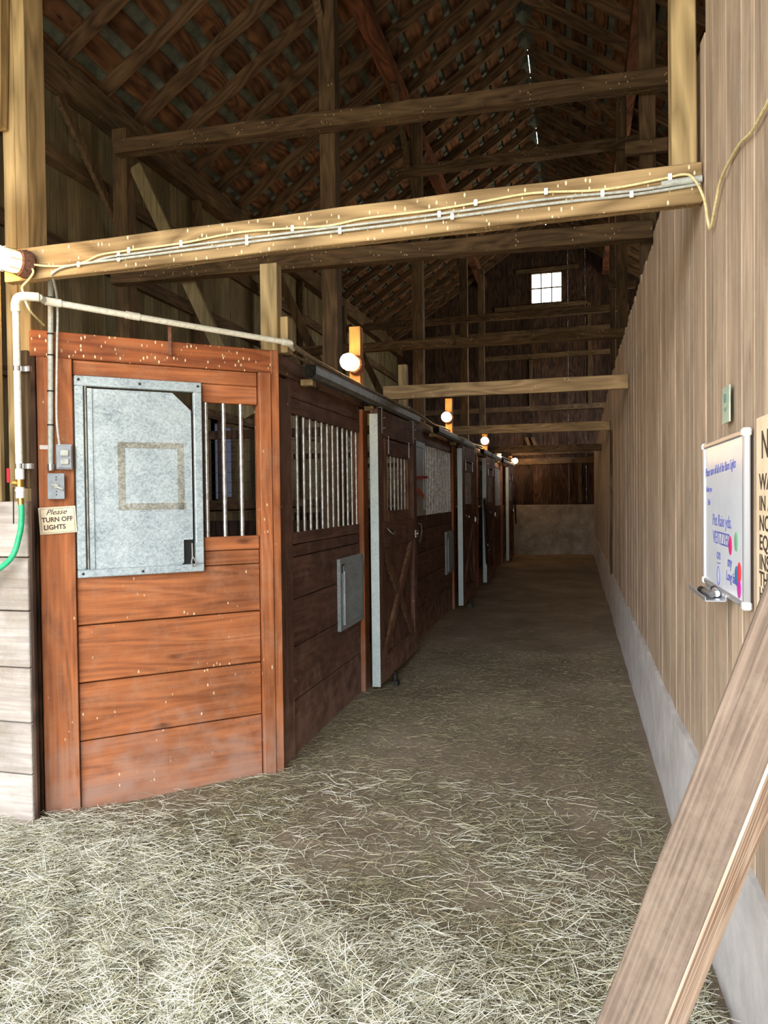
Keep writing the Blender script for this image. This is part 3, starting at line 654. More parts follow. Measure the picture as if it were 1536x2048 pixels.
# left stall front facing the doorway
q = empty('horse_stall', (-3.5, 2.96, 0), label='whitewashed plank stall wall at the left edge below the green hose', cat='stall wall')
b = MB()
for z0, z1 in ((-.03, .235), (.24, .475), (.48, .73), (.735, .992), (.998, 1.24), (1.246, 1.50)): b.box(-4.5, -2.435, 2.865, 2.895, z0, z1)
loc(q, b).build('plank_panel', W['white_x'], q, bev=.004)
b = MB()
for k in range(14): b.bar((-4.5+k*.15, 2.97, 1.5), (-4.5+k*.15, 2.97, 2.3), .004, .004)
for k in range(8): b.tube([(-4.5, 2.925, 1.56+k*.095), (-2.62, 2.925, 1.56+k*.095)], .003, 6)
loc(q, b).build('wire_mesh', M['rail'], q)
b = MB().box(-2.66, -2.575, 2.87, 2.90, 1.5, 3.0); loc(q, b).build('stile', W['post_z'], q, bev=.004)
b = MB().box(-2.433, -2.417, 2.875, 2.897, -.03, 1.5); loc(q, b).build('dark_gap_strip', W['dark_z'], q, bev=.003)  # dark strip drawn for the shade in the gap beside the white planks
b = MB().timber((-2.443, 2.882, 1.56), (-2.443, 2.882, 2.19), .045, .025, (1,0,0)); tag(b.build('backing_board', W['old_z'], bev=.003), 'short brown backing board behind the white pipe', 'board')
b = MB().timber((-3.6, 2.82, .01), (-2.40, 2.86, .0), .07, .05, (0,1,0)); tag(b.build('sill_board', W['white_x'], bev=.006), 'pale timber sill lying along the foot of the whitewashed wall', 'board')

# ------------------------------------------------------------------ stub posts with lamps
st = empty('stub_post', (-1.64, 3.86, 2.31), label='pale stub post standing on the stall corner', cat='post')
b = MB().timber((-1.64, 3.86, 2.31), (-1.64, 3.86, 2.80), .10, .075, (1,0,0), jit=.003); loc(st, b).build('upright', W['post_z'], st, bev=.004)
b = MB().timber((-1.565, 3.90, 2.31), (-1.565, 3.90, 2.51), .045, .085, (1,0,0), jit=.003); loc(st, b).build('side_block', W['post_z'], st, bev=.004)
stubs = [(-1.62, 5.45, 2.80, 'orange lit stub post carrying the nearest stall lamp', 1), (-1.68, 7.3, 2.83, 'pale stub post between the first and second stall lamps', 0), (-1.565, 9.4, 2.75, 'orange lit stub post carrying the second stall lamp', 1),
         (-1.55, 13.1, 2.62, 'stub post behind the third stall lamp', 1), (-1.60, 18.92, 2.50, 'stub post behind the farthest stall lamp', 1)]
for x, y, z, lb, l in stubs:
    o = MB().timber((x, y, 2.30), (x, y, z), .088, .08, (1,0,0), jit=.003).build('stub_post', W['lamp_stub' if l else 'post_z'], bev=.004); tag(o, lb, 'post')
def lamp(c, ax, r, label, box=True):
    """caged jar lamp: base, glowing jar, bulb, wire guard; c = centre of the wall plate, ax = pointing direction"""
    ax = Vector(ax).normalized(); c = Vector(c); e = empty('caged_lamp', c, label=label, cat='lamp')
    Z = Vector((0,0,0))
    MB().lathe([(-.0, r*1.15), (.02, r*1.2), (.03, r*1.12), (.045, r*1.1), (.05, r*.95)], Z, ax, 20).build('lamp_base', M['rust'], e, smooth=True)
    MB().lathe([(.05, r*.9), (.07, r*.95), (.10, r*.93), (.105, r*.8)], Z, ax, 20).build('glass_collar', M['jar'], e, smooth=True)
    MB().lathe([(.105, r*.80), (.12, r*.95), (.14, r*.98), (.16, r*.85), (.175, r*.6), (.185, r*.2), (.186, 0)], Z, ax, 20).build('bulb', M['bulb'], e, smooth=True)
    g = MB(); u = ax.orthogonal().normalized(); w = ax.cross(u)
    for k in range(4):
        a = PI*k/4; d = u*math.cos(a)+w*math.sin(a); pts = []
        for i in range(9):
            t_ = PI*i/8; pts.append(ax*(.05+ (.15)*math.sin(t_))+d*(r*1.06*math.cos(t_)))
        g.tube(pts, .0013, 5)
    g.tube([ax*.11+(u*math.cos(i*PI/8)+w*math.sin(i*PI/8))*r*1.05 for i in range(16)], .0013, 5, closed=True)
    g.build('wire_guard', M['iron'], e)
    return e
lamp((-2.36, 2.825, 2.555), (-.45, -1, .02), .052, 'caged lamp at the left edge on the end of the cable beam')
lamp((-1.60, 5.40, 2.50), (-.25, -1, .08), .062, 'caged lamp nearest the corner, brightest over the barred stall wall')
lamp((-1.565, 9.35, 2.50), (-.05, -1, 0), .062, 'caged lamp second along the stall tops')
lamp((-1.53, 13.05, 2.46), (0, -1, 0), .066, 'caged lamp third along the stall tops')
lamp((-1.58, 15.9, 2.45), (0, -.3, -1), .05, 'small dim lamp between the third and the farthest stall lamps')
lamp((-1.56, 18.86, 2.37), (.7, -.7, 0), .07, 'farthest caged lamp glowing on the gable boards')

# ------------------------------------------------------------------ pipes and cables
def smooth_pts(pts, n=6):
    P = [Vector(p) for p in pts]; out = []
    for i in range(len(P)-1):
        a = P[max(i-1,0)]; b = P[i]; c = P[i+1]; d = P[min(i+2, len(P)-1)]
        for k in range(n):
            t_ = k/n; out.append(.5*((2*b)+(-a+c)*t_+(2*a-5*b+4*c-d)*t_*t_+(-a+3*b-3*c+d)*t_**3))
    out.append(P[-1]); return out
def cl(s, z, n=.0):  # point in front of the angled wall: s along it, n towards the aisle
    return (C_O[0]+s*math.cos(C_ANG)+n*math.sin(C_ANG), C_O[1]+s*math.sin(C_ANG)-n*math.cos(C_ANG), z)
wp = empty('water_pipe', (-2.425, 2.84, 1.5), label='white plastic water pipe rising at the left and running over the feed door', cat='pipe')
R = .0155
pv = [(-2.437, 2.83, 1.60), (-2.437, 2.83, 2.36)]
loc(wp, MB().tube(pv, R, 14)).build('riser', M['pvc'], wp, smooth=True)
e0 = Vector((-2.437, 2.83, 2.415)); e1 = Vector(cl(.03, 2.425, .10)); e2 = Vector(cl(1.255, 2.352, .03)); e3 = Vector((-1.545, 7.15, 2.338))
loc(wp, MB().tube([e1, e2], R, 14)).build('cross_pipe', M['pvc'], wp, smooth=True)
loc(wp, MB().tube(smooth_pts([e2, (-1.55, 4.4, 2.345), (-1.55, 5.6, 2.335), e3]), R*.9, 12)).build('aisle_pipe', M['pvc_dusty'], wp, smooth=True)
loc(wp, MB().tube(smooth_pts([(-2.437,2.83,2.355),(-2.437,2.83,2.39),(-2.425,2.835,2.418),(-2.395,2.85,2.425),(-2.355, 2.88, 2.426)]), R*1.3, 14).tube([(-2.355,2.88,2.426), e1], R, 14).tube([e1, Vector(cl(.10, 2.421, .098))], R*1.25, 14)).build('elbow_fitting', M['pvc'], wp, smooth=True)
loc(wp, MB().tube([Vector(cl(.39,2.404,.08)), Vector(cl(.455,2.40,.076))], R*1.22, 14)).build('joint_fitting', M['pvc'], wp, smooth=True)
loc(wp, MB().tube([Vector(cl(1.215,2.354,.03)), e2, (-1.548, 3.95, 2.35)], R*1.22, 14)).build('corner_fitting', M['pvc'], wp, smooth=True)
for z in (1.66, 2.10): loc(wp, MB().box(-2.455, -2.385, 2.845, 2.862, z-.012, z+.012).tube([(-2.437,2.83,z-.011),(-2.437,2.83,z+.011)], R*1.12, 12)).build('pipe_clamp', M['chrome'], wp)
loc(wp, MB().tube([(-2.435,2.83,1.60),(-2.435,2.83,1.645)], .019, 12)).build('coupling', M['white'], wp, smooth=True)
loc(wp, MB().tube([(-2.435,2.83,1.515),(-2.435,2.83,1.545),(-2.435,2.83,1.546),(-2.435,2.83,1.555),(-2.435,2.83,1.556),(-2.435,2.83,1.565)], [.019,.019,.022,.022,.019,.019], 14)).build('coupling', M['white'], wp, smooth=True)
v = loc(wp, MB().tube([(-2.435,2.83,1.565),(-2.435,2.83,1.60)], .016, 12).tube([(-2.435,2.83,1.583),(-2.460,2.81,1.583)], .01, 10)).build('valve_body', M['brass'], wp, smooth=True)
loc(wp, MB().bar((-2.470,2.80,1.585), (-2.470,2.80,1.65), .016, .008)).build('valve_handle', M['red'], wp, bev=.002)
loc(wp, MB().bar((-2.445,2.80,1.565), (-2.448,2.80,1.40), .004, .004)).build('pull_rod', M['iron'], wp)
hs = empty('garden_hose', (-2.435, 2.83, 1.5), label='bright green garden hose hanging from the pipe tap at the left edge', cat='hose')
loc(hs, MB().tube([(-2.433,2.83,1.52),(-2.431,2.83,1.485)], .013, 14)).build('hose_coupling', M['brass'], hs, smooth=True)
loc(hs, MB().tube(smooth_pts([(-2.431,2.83,1.487),(-2.429,2.828,1.42),(-2.438,2.82,1.34),(-2.470,2.80,1.24),(-2.61,2.78,1.13),(-2.70,2.74,.95),(-2.78,2.68,.6),(-2.80,2.62,.2),(-2.82,2.4,.02),(-2.95,2.1,.02)]), .0125, 14)).build('hose_tube', M['green'], hs, smooth=True)
cd = empty('conduit_pipe', (-2.40, 2.95, 1.73), label='grey conduit running down the orange post to the switch boxes', cat='conduit')
c0 = cl(.045, 1.66, .028); c1 = cl(.062, 2.555, .028)
loc(cd, MB().tube([c0, c1], .0125, 12)).build('tube', M['conduit'], cd, smooth=True)
loc(cd, MB().tube([cl(.062, 2.545, .028), cl(.062, 2.565, .028)], .016, 12).tube([cl(.046,1.645,.028), cl(.046,1.675,.028)], .017, 12)).build('connector', M['chrome'], cd, smooth=True)
for z in (2.29, 2.19, 2.02, 1.86, 2.46):
    s = .045+(z-1.66)/.9*.017
    loc(cd, MB().tube([cl(s, z-.003, .028), cl(s, z+.003, .028)], .0155, 12)).build('cable_tie', M['dark'], cd)
loc(cd, MB().box(-.001,.001,-.001,.001,0,.001)) if False else None
b = MB(); 
for dx in (-.03,): p_ = cl(.045+dx, 1.755, .014); b.bar(cl(.0, 1.755, .016), cl(.05, 1.755, .016), .02, .003, (0,0,1))
loc(cd, b).build('strap', M['chrome'], cd)
# boxes and sign live in the frame of the angled wall
ob = empty('outlet_box', cl(.105, 1.65, .014), C_ANG, label='grey covered outlet box on the orange post, upper of the two boxes', cat='outlet')
MB().box(-.035, .036, -.035, 0, 0, .12).build('box', M['grey_box'], ob, bev=.004)
MB().box(-.03, .031, -.040, -.034, .006, .112).build('cover', M['grey_box'], ob, bev=.003)
for z in (.022, .062): MB().box(-.018, .019, -.048, -.039, z, z+.03).build('flap', M['conduit'], ob, bev=.004)
sb = empty('light_switch', cl(.066, 1.51, .014), C_ANG, label='grey metal switch box with a paddle lever, just over the sign', cat='light switch')
MB().box(-.036, .036, -.036, 0, 0, .12).build('box', M['grey_box'], sb, bev=.003)
MB().box(-.037, .037, -.040, -.035, -.001, .121).build('cover_plate', M['grey_box'], sb, bev=.003)
MB().lathe([(0, .015), (.006, .012), (.010, .0)], (0, -.040, .06), (0,-1,0), 14).bar((-.022, -.052, .068), (.028, -.052, .045), .008, .008, (0,1,0)).build('lever', M['conduit'], sb, smooth=False)
for z in (.02, .035, .09, .103): MB().lathe([(0,.003),(.001,.003)], (0, -.0405, z), (0,-1,0), 8).build('screw', M['dark'], sb)
# please turn off lights
sg = empty('sign', cl(.078, 1.345, .0175), C_ANG, label='small aged PLEASE TURN OFF LIGHTS sign nailed to the orange post', cat='sign'); sg.rotation_euler = (0, math.radians(-3), C_ANG)
MB().box(-.084, .080, -.006, 0, 0, .128).build('plaque', M['paper'], sg, bev=.002)
b = MB()
for q in ((-.076,.072,.006,.0075), (-.076,.072,.1195,.121), (-.076,-.0745,.006,.121), (.0705,.072,.006,.121)): b.box(q[0], q[1], -.0066, -.0058, q[2], q[3])
b.build('border_line', M['ink'], sg)
RX90 = (PI/2, 0, 0)
text('lettering', 'Please', .036, M['ink'], sg, (-.008, -.0063, .092), RX90, .0002, .45, 1, .0005, 'CENTER')
text('lettering', 'TURN OFF', .031, M['ink'], sg, (-.004, -.0063, .058), RX90, .0009, 0, .93, .0005, 'CENTER')
text('lettering', 'LIGHTS', .031, M['ink'], sg, (-.018, -.0063, .022), RX90, .0009, 0, .95, .0005, 'CENTER')
# cables on the near beam
def cable(name, pts, r, mat, label, clips=(), n=8):
    P = smooth_pts(pts); e = empty(name, P[0], label=label, cat='cable')
    loc(e, MB().tube(P, r, n)).build('strand', mat, e, smooth=True)
    for c in clips: loc(e, MB().box(c[0]-.007, c[0]+.007, c[1]-.006, c[1]+.003, c[2]-.012, c[2]+.012)).build('staple', M['white'], e, bev=.002)
    return e
yb_ = 2.823
cable('electrical_cable', [(-2.31,2.80,2.545),(-2.25,yb_,2.540),(-2.14,yb_,2.534),(-2.06,yb_,2.545),(-1.99,yb_,2.566),(-1.85,yb_,2.572),(-1.6,yb_,2.578),(-1.35,yb_,2.596),(-1.15,yb_,2.592),(-.95,yb_,2.584),(-.8,yb_,2.597),(-.55,yb_,2.600),(-.35,yb_,2.610),(-.15,yb_,2.622),(.1,yb_,2.606),(.3,yb_,2.620),(.375,yb_,2.628),(.405,2.80,2.60),(.425,2.72,2.50),(.428,2.66,2.40),(.430,2.62,2.365),(.430,2.52,2.415),(.430,2.43,2.45),(.432,2.2,2.44),(.432,2.0,2.40),(.432,1.7,2.42),(.432,1.3,2.6)], .0045, M['cable'],
      'cream cable snaking along the near beam and looping down onto the right wall', [(-1.85,yb_,2.572),(-1.6,yb_,2.578),(-1.1,yb_,2.589),(-.36,yb_,2.610),(-.1,yb_,2.622),(.33,yb_,2.624)])
cable('electrical_cable', [(-2.03,yb_,2.538),(-1.95,yb_,2.552),(-1.8,yb_,2.556),(-1.5,yb_,2.566),(-1.1,yb_,2.572),(-.6,yb_,2.580),(-.1,yb_,2.594),(.2,yb_,2.590),(.40,yb_,2.600)], .005, M['conduit'], 'grey cable running straight under the snaking cream cable', [(-1.9,yb_,2.554),(-1.3,yb_,2.570),(-.5,yb_,2.582),(.1,yb_,2.592)])
cable('electrical_cable', [cl(.085,1.765,.045), cl(.075,1.9,.045), cl(.082,2.2,.047), cl(.088,2.43,.05), (-2.262,2.86,2.50),(-2.245,2.83,2.505),(-2.20,yb_,2.524),(-2.12,yb_,2.534),(-1.9,yb_,2.540),(-1.5,yb_,2.548),(-1.1,yb_,2.556),(-.6,yb_,2.562),(-.1,yb_,2.576),(.2,yb_,2.576),(.43,yb_,2.588)], .0055, M['conduit'],
      'grey cable climbing from the outlet box and following the bottom of the near beam', [(-2.1,yb_,2.534),(-1.9,yb_,2.540),(-1.3,yb_,2.552),(-.9,yb_,2.558),(-.45,yb_,2.567),(.2,yb_,2.578)])
cable('electrical_cable', [(-2.33,2.79,2.54),(-2.315,2.80,2.515),(-2.35,2.81,2.485),(-2.40,2.83,2.465),(-2.405,2.84,2.44),(-2.40,2.85,2.40),(-2.39,2.87,2.36),cl(.03,2.33,.02)], .005, M['cable'], 'short cream cable curling down from the left edge lamp', [])
tag(MB().tube([(.30, 2.822, 2.600), (.435, 2.822, 2.606)], .0125, 12).build('conduit_stub', M['conduit'], smooth=True), 'short grey conduit stub at the right end of the near beam', 'conduit')
cable('electrical_cable', [(-1.535,6.9,2.352),(-1.53,7.6,2.325),(-1.55,8.3,2.315),(-1.56,9.1,2.345),(-1.55,9.9,2.320),(-1.55,10.8,2.330),(-1.56,11.6,2.322),(-1.55,12.6,2.345),(-1.55,13.4,2.318),(-1.55,14.6,2.335),(-1.54,16,2.345),(-1.53,17.4,2.350),(-1.5,18.2,2.33),(-1.5,18.9,2.28)], .012, M['pvc_dusty'], 'dusty cable sagging from lamp to lamp along the stall tops', [])
cable('electrical_cable', [(-1.59,4.0,2.335),(-1.58,5.2,2.325),(-1.585,6.4,2.33),(-1.58,7.6,2.325),(-1.58,9.0,2.33),(-1.58,11,2.325),(-1.58,14,2.325)], .009, M['pvc_dusty'], 'second dusty line tucked behind the pipe on the stall tops', [])

# ------------------------------------------------------------------ things on the right wall; local x = towards the camera (−Y), local y = into the wall
def onwall(name, y, z, **k): return empty(name, (XR-.004, y, z), -PI/2, **k)
wbd = onwall('whiteboard', 2.71, 1.20, label='whiteboard with blue handwriting hanging on the tan wall', cat='whiteboard')
BW, BH = .64, .465
MB().box(.012, BW-.012, -.014, -.004, .012, BH-.012).build('writing_surface', M['board'], wbd)
b = MB().box(0, BW, -.02, -.002, 0, .016).box(0, BW, -.02, -.002, BH-.016, BH).box(0, .016, -.02, -.002, .016, BH-.016).box(BW-.016, BW, -.02, -.002, .016, BH-.016); b.build('frame', M['alu'], wbd, bev=.003)
for x in (0, BW-.02):
    for z in (-.003, BH-.019): MB().box(x-.003, x+.023, -.023, 0, z, z+.022).build('corner_cap', M['white'], wbd, bev=.004)
b = MB().box(.10, .42, -.075, -.02, -.012, -.008).box(.10, .42, -.078, -.075, -.012, .002).box(.10,.42,-.024,-.020,-.012,.01); b.build('pen_tray', M['alu'], wbd, bev=.001)
def wt(s, size, x, z, shear=.2, sx=1, rz=0, bold=-.0004): return text('handwriting', s, size, M['blue_ink'], wbd, (x, -.0146, z), (PI/2, rz, 0), bold, shear, sx, .0003)
wt('Please turn off all of the Barn Lights', .040, .03, .355, .3, .84, -.03)
wt('Thank you', .028, .04, .305, .3, .9); wt('Bob', .030, .07, .262, .3)
wt('Pet Rain yds.', .052, .16, .200, .15, 1.1, 0, -.0002); wt('VEITZZED', .056, .17, .145, -.15, 1.1, 0, -.0002)
wt('on', .05, .23, .098, .1, 1.2, 0, -.0002); wt('my', .045, .40, .090, .1, 1.1, 0, .0002); wt('Long face', .04, .38, .050, .2, 1.0, 0, .0002)
b = MB().tube([(.26+.022*math.cos(a), -.0146, .048+.028*math.sin(a)) for a in [i*PI/8 for i in range(16)]], .0012, 5, closed=True).tube([(.235,-.0146,.085),(.29,-.0146,.088)], .0012, 5); b.build('doodle', M['blue_ink'], wbd)
for nm, mt, x, z in (('pink','pink',.44,.152), ('mint','mint',.52,.168), ('magenta','magenta',.555,.045), ('coral','coral',.56,.088), ('teal','teal',.525,.075)):
    k = MB().ball((0,0,0), .024, 8, 1.15); k.v = [(v[0]+x, v[1]*.1-.0145, v[2]+z) for v in k.v]; k.build('balloon_magnet', M[mt], wbd, smooth=True)
M['barrel_grey'] = plain('grey_plastic', srgb(96,94,94), .4)
def marker(x, y, z, rz, cap, label):
    e = empty('marker_pen', (XR-.004+y, 2.71-x, z), rz, label=label, cat='pen')
    MB().lathe([(0,.009),(.002,.010),(.085,.010),(.088,.008)], (0,0,0), (1,0,0), 14).build('barrel', M['barrel_grey'] if cap != 'x' else M['alu'], e, smooth=True)
    MB().lathe([(.086,.0105),(.125,.0105),(.13,.007)], (0,0,0), (1,0,0), 14).build('cap', M['dark'], e, smooth=True)
marker(.38, -.052, 1.204, PI/2+.1, 'd', 'grey marker pen with a black cap on the front of the whiteboard tray')
marker(.36, -.036, 1.204, PI/2-.1, 'x', 'white marker pen lying behind the grey one on the whiteboard tray')
po = onwall('notice_poster', 2.003, 1.148, label='yellowed paper notice in large print at the right edge', cat='poster')
b = MB().box(0, .5, -.004, -.001, 0, .535); b.build('paper_sheet', M['poster'], po)
for i, (s, sz, z) in enumerate((('NOTICE', .095, .435), ('WARNING', .055, .36), ('IN ANY', .05, .31), ('NORIA, EQ', .052, .262), ('EQUIPMENT', .052, .215), ('INSTRUCTI', .052, .168), ('THE RISK', .05, .128), ('HORSE IS', .046, .092), ('FOR INJ', .044, .06), ('OF A PERS', .042, .028))):
    text('lettering', s, sz, M['ink'], po, (.03 if i else .05, -.0045, z), RX90, .0008, 0, 1.25 if i else 1, .0003)
cdx = onwall('card', 2.40, 1.705, label='small pale green card pinned above the whiteboard', cat='card')
MB().box(0, .105, -.012, -.008, 0, .105).build('card_sheet', M['greeting'], cdx)
MB().box(.03,.07,-.013,-.0118,.06,.085).box(.04,.065,-.013,-.0118,.035,.045).build('print', plain('teal_print', srgb(110,140,130), .7), cdx)
for i, (x, z) in enumerate(((.16, .48), (.50, .485))):
    pass
# leaning plank in the foreground
lp = empty('leaning_plank', (-.06, 1.46, 0), label='thick weathered plank leaning on the right wall in the near corner', cat='plank')
A0 = Vector((-.063, 1.46, .0)); A1 = Vector((.395, 1.44, 1.33)); a = (A1-A0).normalized()
ph = math.radians(42); sd = Vector((math.cos(ph), -math.sin(ph), 0))
t_ = MB().timber((0,0,0), (0,0,(A1-A0).length),   .1215, .070, (1,0,0), seg=.2, jit=.003)
o = t_.build('plank', W['lean'], lp, bev=.006)
z_ax = a; x_ax = (sd-a*sd.dot(a)).normalized(); y_ax = z_ax.cross(x_ax)
MX = Matrix.Translation(A0-Vector(lp.location)) @ Matrix((x_ax, y_ax, z_ax)).transposed().to_4x4()
o.matrix_local = MX
MB().box(.058, .0635, -.033, .034, .005, (A1-A0).length-.005).build('bare_edge', W['bare'], lp).matrix_local = MX
k = MB()
for z in (1.285,): k.lathe([(0,.011),(.004,.010),(.006,0)], (.028, -.036, z), (0,-1,0), 12); 
k.build('bolt', M['iron'], lp).matrix_local = MX

# ------------------------------------------------------------------ tack
def tack(name, y, z, label, n=5, L=.6, rr_=None):
    e = empty(name, (-1.44, y, z), label=label, cat='horse tack'); q = random.Random(n)
    b = MB()
    for i in range(n):
        w = q.uniform(.03, .14); l = L*q.uniform(.6, 1); ox = q.uniform(-.03, .03); oz = q.uniform(-.05, 0)
        pts = [(.0+ox*.3, ox-w*.2, oz), (.02, ox-w, oz-l*.35), (.03, ox-w*.6, oz-l*.85), (.03, ox, oz-l), (.02, ox+w*.7, oz-l*.8), (.01, ox+w, oz-l*.35), (.0, ox+w*.2, oz)]
        b.tube(smooth_pts(pts), .016, 6)
    b.build('strap', M['leather'], e, smooth=True)
    b = MB().tube([(.05, .03*math.cos(i*PI/6), -L*.72+.03*math.sin(i*PI/6)) for i in range(12)], .005, 6, closed=True).ball((.05, .05, -L*.8), .013, 6).ball((.04, -.04, -L*.6), .012, 6)
    b.build('buckle', M['chrome'], e, smooth=True)
    MB().tube([(-.17, 0, .0), (.03, 0, .0), (.04, 0, .03)], .006, 8).build('wall_hook', M['iron'], e, smooth=True); return e
tack('halter', 12.05, 1.46, 'black halter with a bright ring hanging before the third sliding door', 11, 1.05)
tack('lead_rope', 18.1, 1.45, 'dark lead rope loop hanging at the end of the stall row', 3, .75)
e = empty('red_strap', (-1.56, 7.55, 1.66), label='red strap hooked across the grey feed door of the second stall', cat='strap')
MB().bar((.0, -.35, .03), (.0, .35, .05), .03, .006, (0,0,1)).build('webbing', M['red'], e)
MB().bar((.005, -.2, -.08), (.005, .12, -.16), .05, .01, (0,0,1)).build('tag', M['orange'], e, bev=.004)

# ------------------------------------------------------------------ hay
def make_hay(name, N, pick, lmin, lmax, rad, lift, seed, label, mat='hay'):
    r = np.random.default_rng(seed); V = []; F = []
    xs, ys = pick(r, N); N = len(xs)
    xs = np.asarray(xs); ys = np.asarray(ys)
    hz = np.array([ground(a_, b_) for a_, b_ in zip(xs, ys)]); hh = np.array([hay_height(a_, b_) for a_, b_ in zip(xs, ys)])
    dens = np.clip(hh/.05, 0, 1)
    L = r.uniform(lmin, lmax, N)*r.uniform(.6, 1, N); ang = r.normal(.35, .9, N)+PI*(r.random(N) < .5)
    tilt = r.normal(0, .10+.22*dens, N); z0 = hz+.003+lift*r.random(N)**2*(.3+dens)
    bend = r.normal(0, .22, N)*L; bz = r.normal(0, .05, N)*L
    S = 4; K = 3
    d = np.stack([np.cos(ang)*np.cos(tilt), np.sin(ang)*np.cos(tilt), np.sin(tilt)], 1); s = np.stack([-np.sin(ang), np.cos(ang), 0*ang], 1)
    rad_ = rad*r.uniform(.55, 1.25, N)
    verts = np.zeros((N, S, K, 3))
    for i in range(S):
        u = i/(S-1)-.5
        c = np.stack([xs, ys, z0+.006], 1)+d*(L*u)[:, None]+s*(bend*(.25-u*u)*2)[:, None]; c[:, 2] += bz*(.25-u*u)*4+np.abs(tilt)*L*.35
        for k in range(K):
            a_ = 2*PI*k/K; w_ = rad_*(1 if 0 < i < S-1 else .6)
            verts[:, i, k] = c+s*(np.cos(a_)*w_)[:, None]+np.array([0,0,1.])*(np.sin(a_)*w_*.6)[:, None]
    verts = verts.reshape(-1, 3); base = (np.arange(N)*S*K)[:, None]
    q = []
    for i in range(S-1):
        for k in range(K): q.append([i*K+k, i*K+(k+1)%K, (i+1)*K+(k+1)%K, (i+1)*K+k])
    q = np.array(q); faces = (base[:, :, None]+q[None]).reshape(-1, 4)
    me = bpy.data.meshes.new(name); me.vertices.add(len(verts)); me.vertices.foreach_set('co', verts.ravel())
    me.loops.add(faces.size); me.loops.foreach_set('vertex_index', faces.ravel().astype(np.int32))
    me.polygons.add(len(faces)); me.polygons.foreach_set('loop_start', (np.arange(len(faces))*4).astype(np.int32)); me.polygons.foreach_set('loop_total', np.full(len(faces), 4, np.int32))
    me.update(); me.validate(); me.materials.append(M[mat])
    o = bpy.data.objects.new(name, me); COL.objects.link(o); return tag(o, label, 'hay', kind='stuff')
def inside(x, y):
    front = np.where(x > -1.6, 99, np.where(x > -2.46, 2.97+(x+2.46)*.918, 2.88))
    return (x < XR-.07) & (x > -4.4) & (y < front-.02)
def patch(x, y):
    return .5+.5*np.sin(x*3.1+1.3*np.sin(y*2.3+.5)+.8)*np.sin(y*2.7+1.1*np.sin(x*2.9)+.4)
def pick_near(r, N):
    x = r.uniform(-3.2, XR, N*6); y = 1.25+2.6*r.random(N*6)**1.15
    hh = .10*np.exp(-(((x+.80)/.5)**2+((y-1.95)/.4)**2))+.08*np.exp(-(((x+1.8)/.9)**2+((y-1.7)/.6)**2))+.05*np.exp(-(((x-.25)/.4)**2+((y-1.75)/.6)**2))+.045*np.exp(-(((x+2.2)/.8)**2+((y-2.6)/.4)**2))
    p = .015+.30*patch(x, y)**4*np.exp(-np.clip(y-1.9, 0, 9)/.7)+np.clip(hh/.09, 0, 1)**1.3*.9
    k = inside(x, y) & (r.random(N*6) < p); x, y = x[k], y[k]; return x[:N], y[:N]
def pick_mid(r, N):
    x = r.uniform(-2.2, XR, N*8); y = 2.2+6.5*r.random(N*8)**1.6
    edge = np.exp(-((x+1.6)/.25)**2)+np.exp(-((x-XR)/.2)**2)
    p = (.07+.5*patch(x*1.7, y*1.3)**3+.4*edge)*np.exp(-(y-2.3)/2.4)
    k = inside(x, y) & (r.random(N*8) < p); x, y = x[k], y[k]; return x[:N], y[:N]
def pick_chaff(r, N):
    x = r.uniform(-3.0, XR, N*4); y = 1.3+6*r.random(N*4)**1.8
    k = inside(x, y) & (r.random(N*4) < .35+.6*patch(x*2.3, y*1.9)); x, y = x[k], y[k]; return x[:N], y[:N]
make_hay('hay', 62000, pick_near, .05, .18, .0016, .04, 1, 'pale loose hay heaped over the near floor')
make_hay('hay', 17000, pick_mid, .04, .13, .0012, .008, 2, 'thin scatter of hay trampled along the aisle floor', 'hay_old')
make_hay('hay_chaff', 46000, pick_chaff, .012, .045, .0011, .006, 5, 'short broken chaff ground into the dirt floor', 'hay_old')
b = MB()
for x, y in ((-.62, 2.55), (.0, 2.28)): b.tube([(x, y, ground(x,y)+.02), (x+.02, y+.01, ground(x,y)+.028), (x+.04, y-.01, ground(x,y)+.02)], .005, 5)

# ------------------------------------------------------------------ light
w = bpy.data.worlds.new('sky'); SC.world = w; w.use_nodes = True; nt = w.node_tree
bg = nt.nodes['Background']; tcn = nt.nodes.new('ShaderNodeTexCoord'); sepn = nt.nodes.new('ShaderNodeSeparateXYZ'); rp = nt.nodes.new('ShaderNodeValToRGB')
nt.links.new(tcn.outputs['Generated'], sepn.inputs[0]); nt.links.new(sepn.outputs[2], rp.inputs[0])
rp.color_ramp.elements[0].position = .0; rp.color_ramp.elements[0].color = (.52, .47, .36, 1)
rp.color_ramp.elements[1].position = .05; rp.color_ramp.elements[1].color = (.88, .94, 1.0, 1)
nt.links.new(rp.outputs[0], bg.inputs[0]); bg.inputs[1].default_value = 4.8
def portal(loc_, rot, sx, sy):
    l = bpy.data.lights.new('daylight_portal', 'AREA'); l.shape = 'RECTANGLE'; l.size = sx; l.size_y = sy; l.cycles.is_portal = True
    o = bpy.data.objects.new('daylight_portal', l); COL.objects.link(o); o.location = loc_; o.rotation_euler = rot
portal(((DX0+DX1)/2, YF+.01, DZ/2), (PI/2, 0, 0), DX1-DX0, DZ)
portal((XO-.01, 15.0, 4.0), (0, PI/2, 0), 2.4, 4.8)
portal(((wx0+wx1)/2, YB-.05, 6.75), (-PI/2, 0, 0), .8, .8)

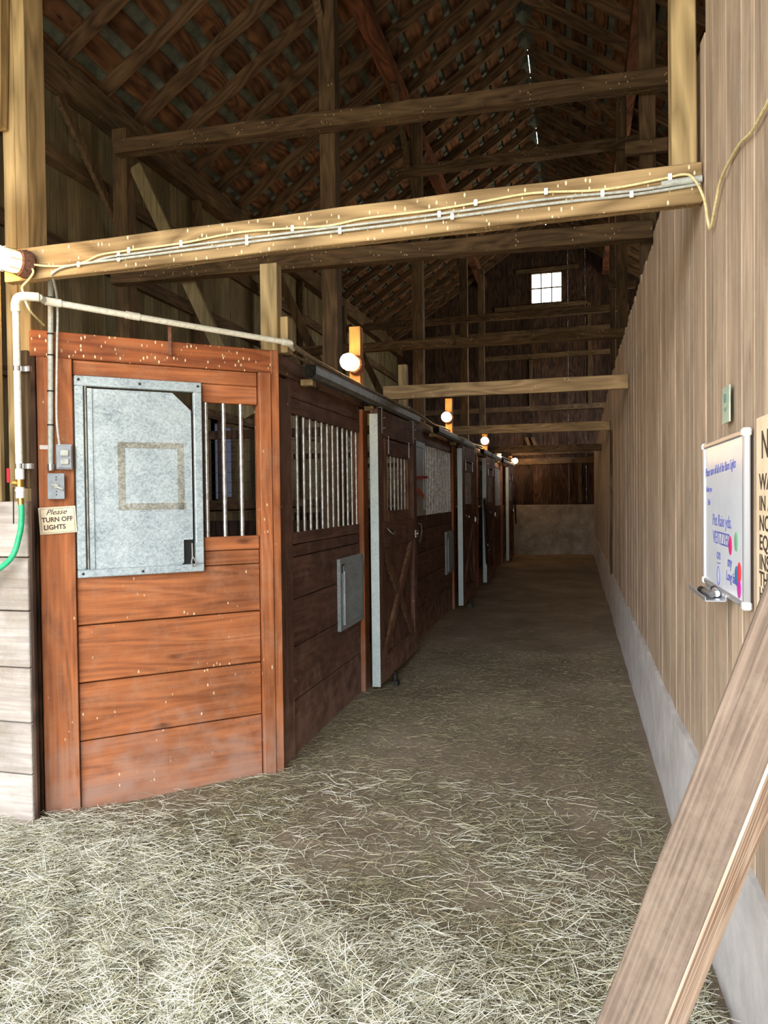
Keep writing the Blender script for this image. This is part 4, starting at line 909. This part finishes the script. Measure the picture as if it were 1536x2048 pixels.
GROUPS = {'sliding_door': 'sliding stall doors along the aisle', 'caged_lamp': 'caged lamps along the stall tops', 'stub_post': 'stub posts on the stall tops', 'timber_post': 'timber posts of the barn frame',
          'tie_beam': 'tie beams across the barn', 'joist': 'plank joists over the aisle', 'diagonal_brace': 'diagonal braces of the barn frame', 'horse_stall': 'stall walls along the aisle', 'door_rail': 'steel door rails',
          'electrical_cable': 'electrical cables', 'marker_pen': 'marker pens on the tray', 'stall_divider': 'plank dividers between the stalls', 'scrap_board': 'short scrap boards on the right posts', 'door_guide': 'iron floor guides of the doors'}
for o in list(COL.objects):
    if o.parent is None and o.get('category') and o.name.split('.')[0] in GROUPS: o['group'] = GROUPS[o.name.split('.')[0]]

# ------------------------------------------------------------------ camera
cam = bpy.data.cameras.new('camera'); co = bpy.data.objects.new('camera', cam); COL.objects.link(co)
fpx = 1480.; cam.sensor_fit = 'HORIZONTAL'; cam.sensor_width = 36; cam.lens = 36*fpx/1536; cam.clip_start = .02
yv = Vector((1152-768, -(990-1024), fpx)).normalized(); xv = -Vector((-4860-768, -(1060-1024), fpx)); xv = (xv-yv*xv.dot(yv)).normalized(); zv = -xv.cross(yv)
if zv.y < 0: zv = -zv
R3 = Matrix((xv, yv, zv))   # rows: the world axes seen from the camera (right, up, forward)
right = R3 @ Vector((1,0,0)); up = R3 @ Vector((0,1,0)); fwd = R3 @ Vector((0,0,1))
co.matrix_world = Matrix.Translation((0,0,1.5)) @ Matrix((right, up, -fwd)).transposed().to_4x4()
SC.camera = co
SC.view_settings.view_transform = 'Standard'; SC.view_settings.look = 'None'; SC.view_settings.gamma = 1; SC.view_settings.use_curve_mapping = False
SC.view_settings.exposure = 1.15
SC.cycles.use_adaptive_sampling = True; SC.cycles.adaptive_threshold = .03; SC.cycles.max_bounces = 7; SC.cycles.diffuse_bounces = 5; SC.cycles.glossy_bounces = 3; SC.cycles.transparent_max_bounces = 8; SC.cycles.sample_clamp_indirect = 6
SC.cycles.use_denoising = True
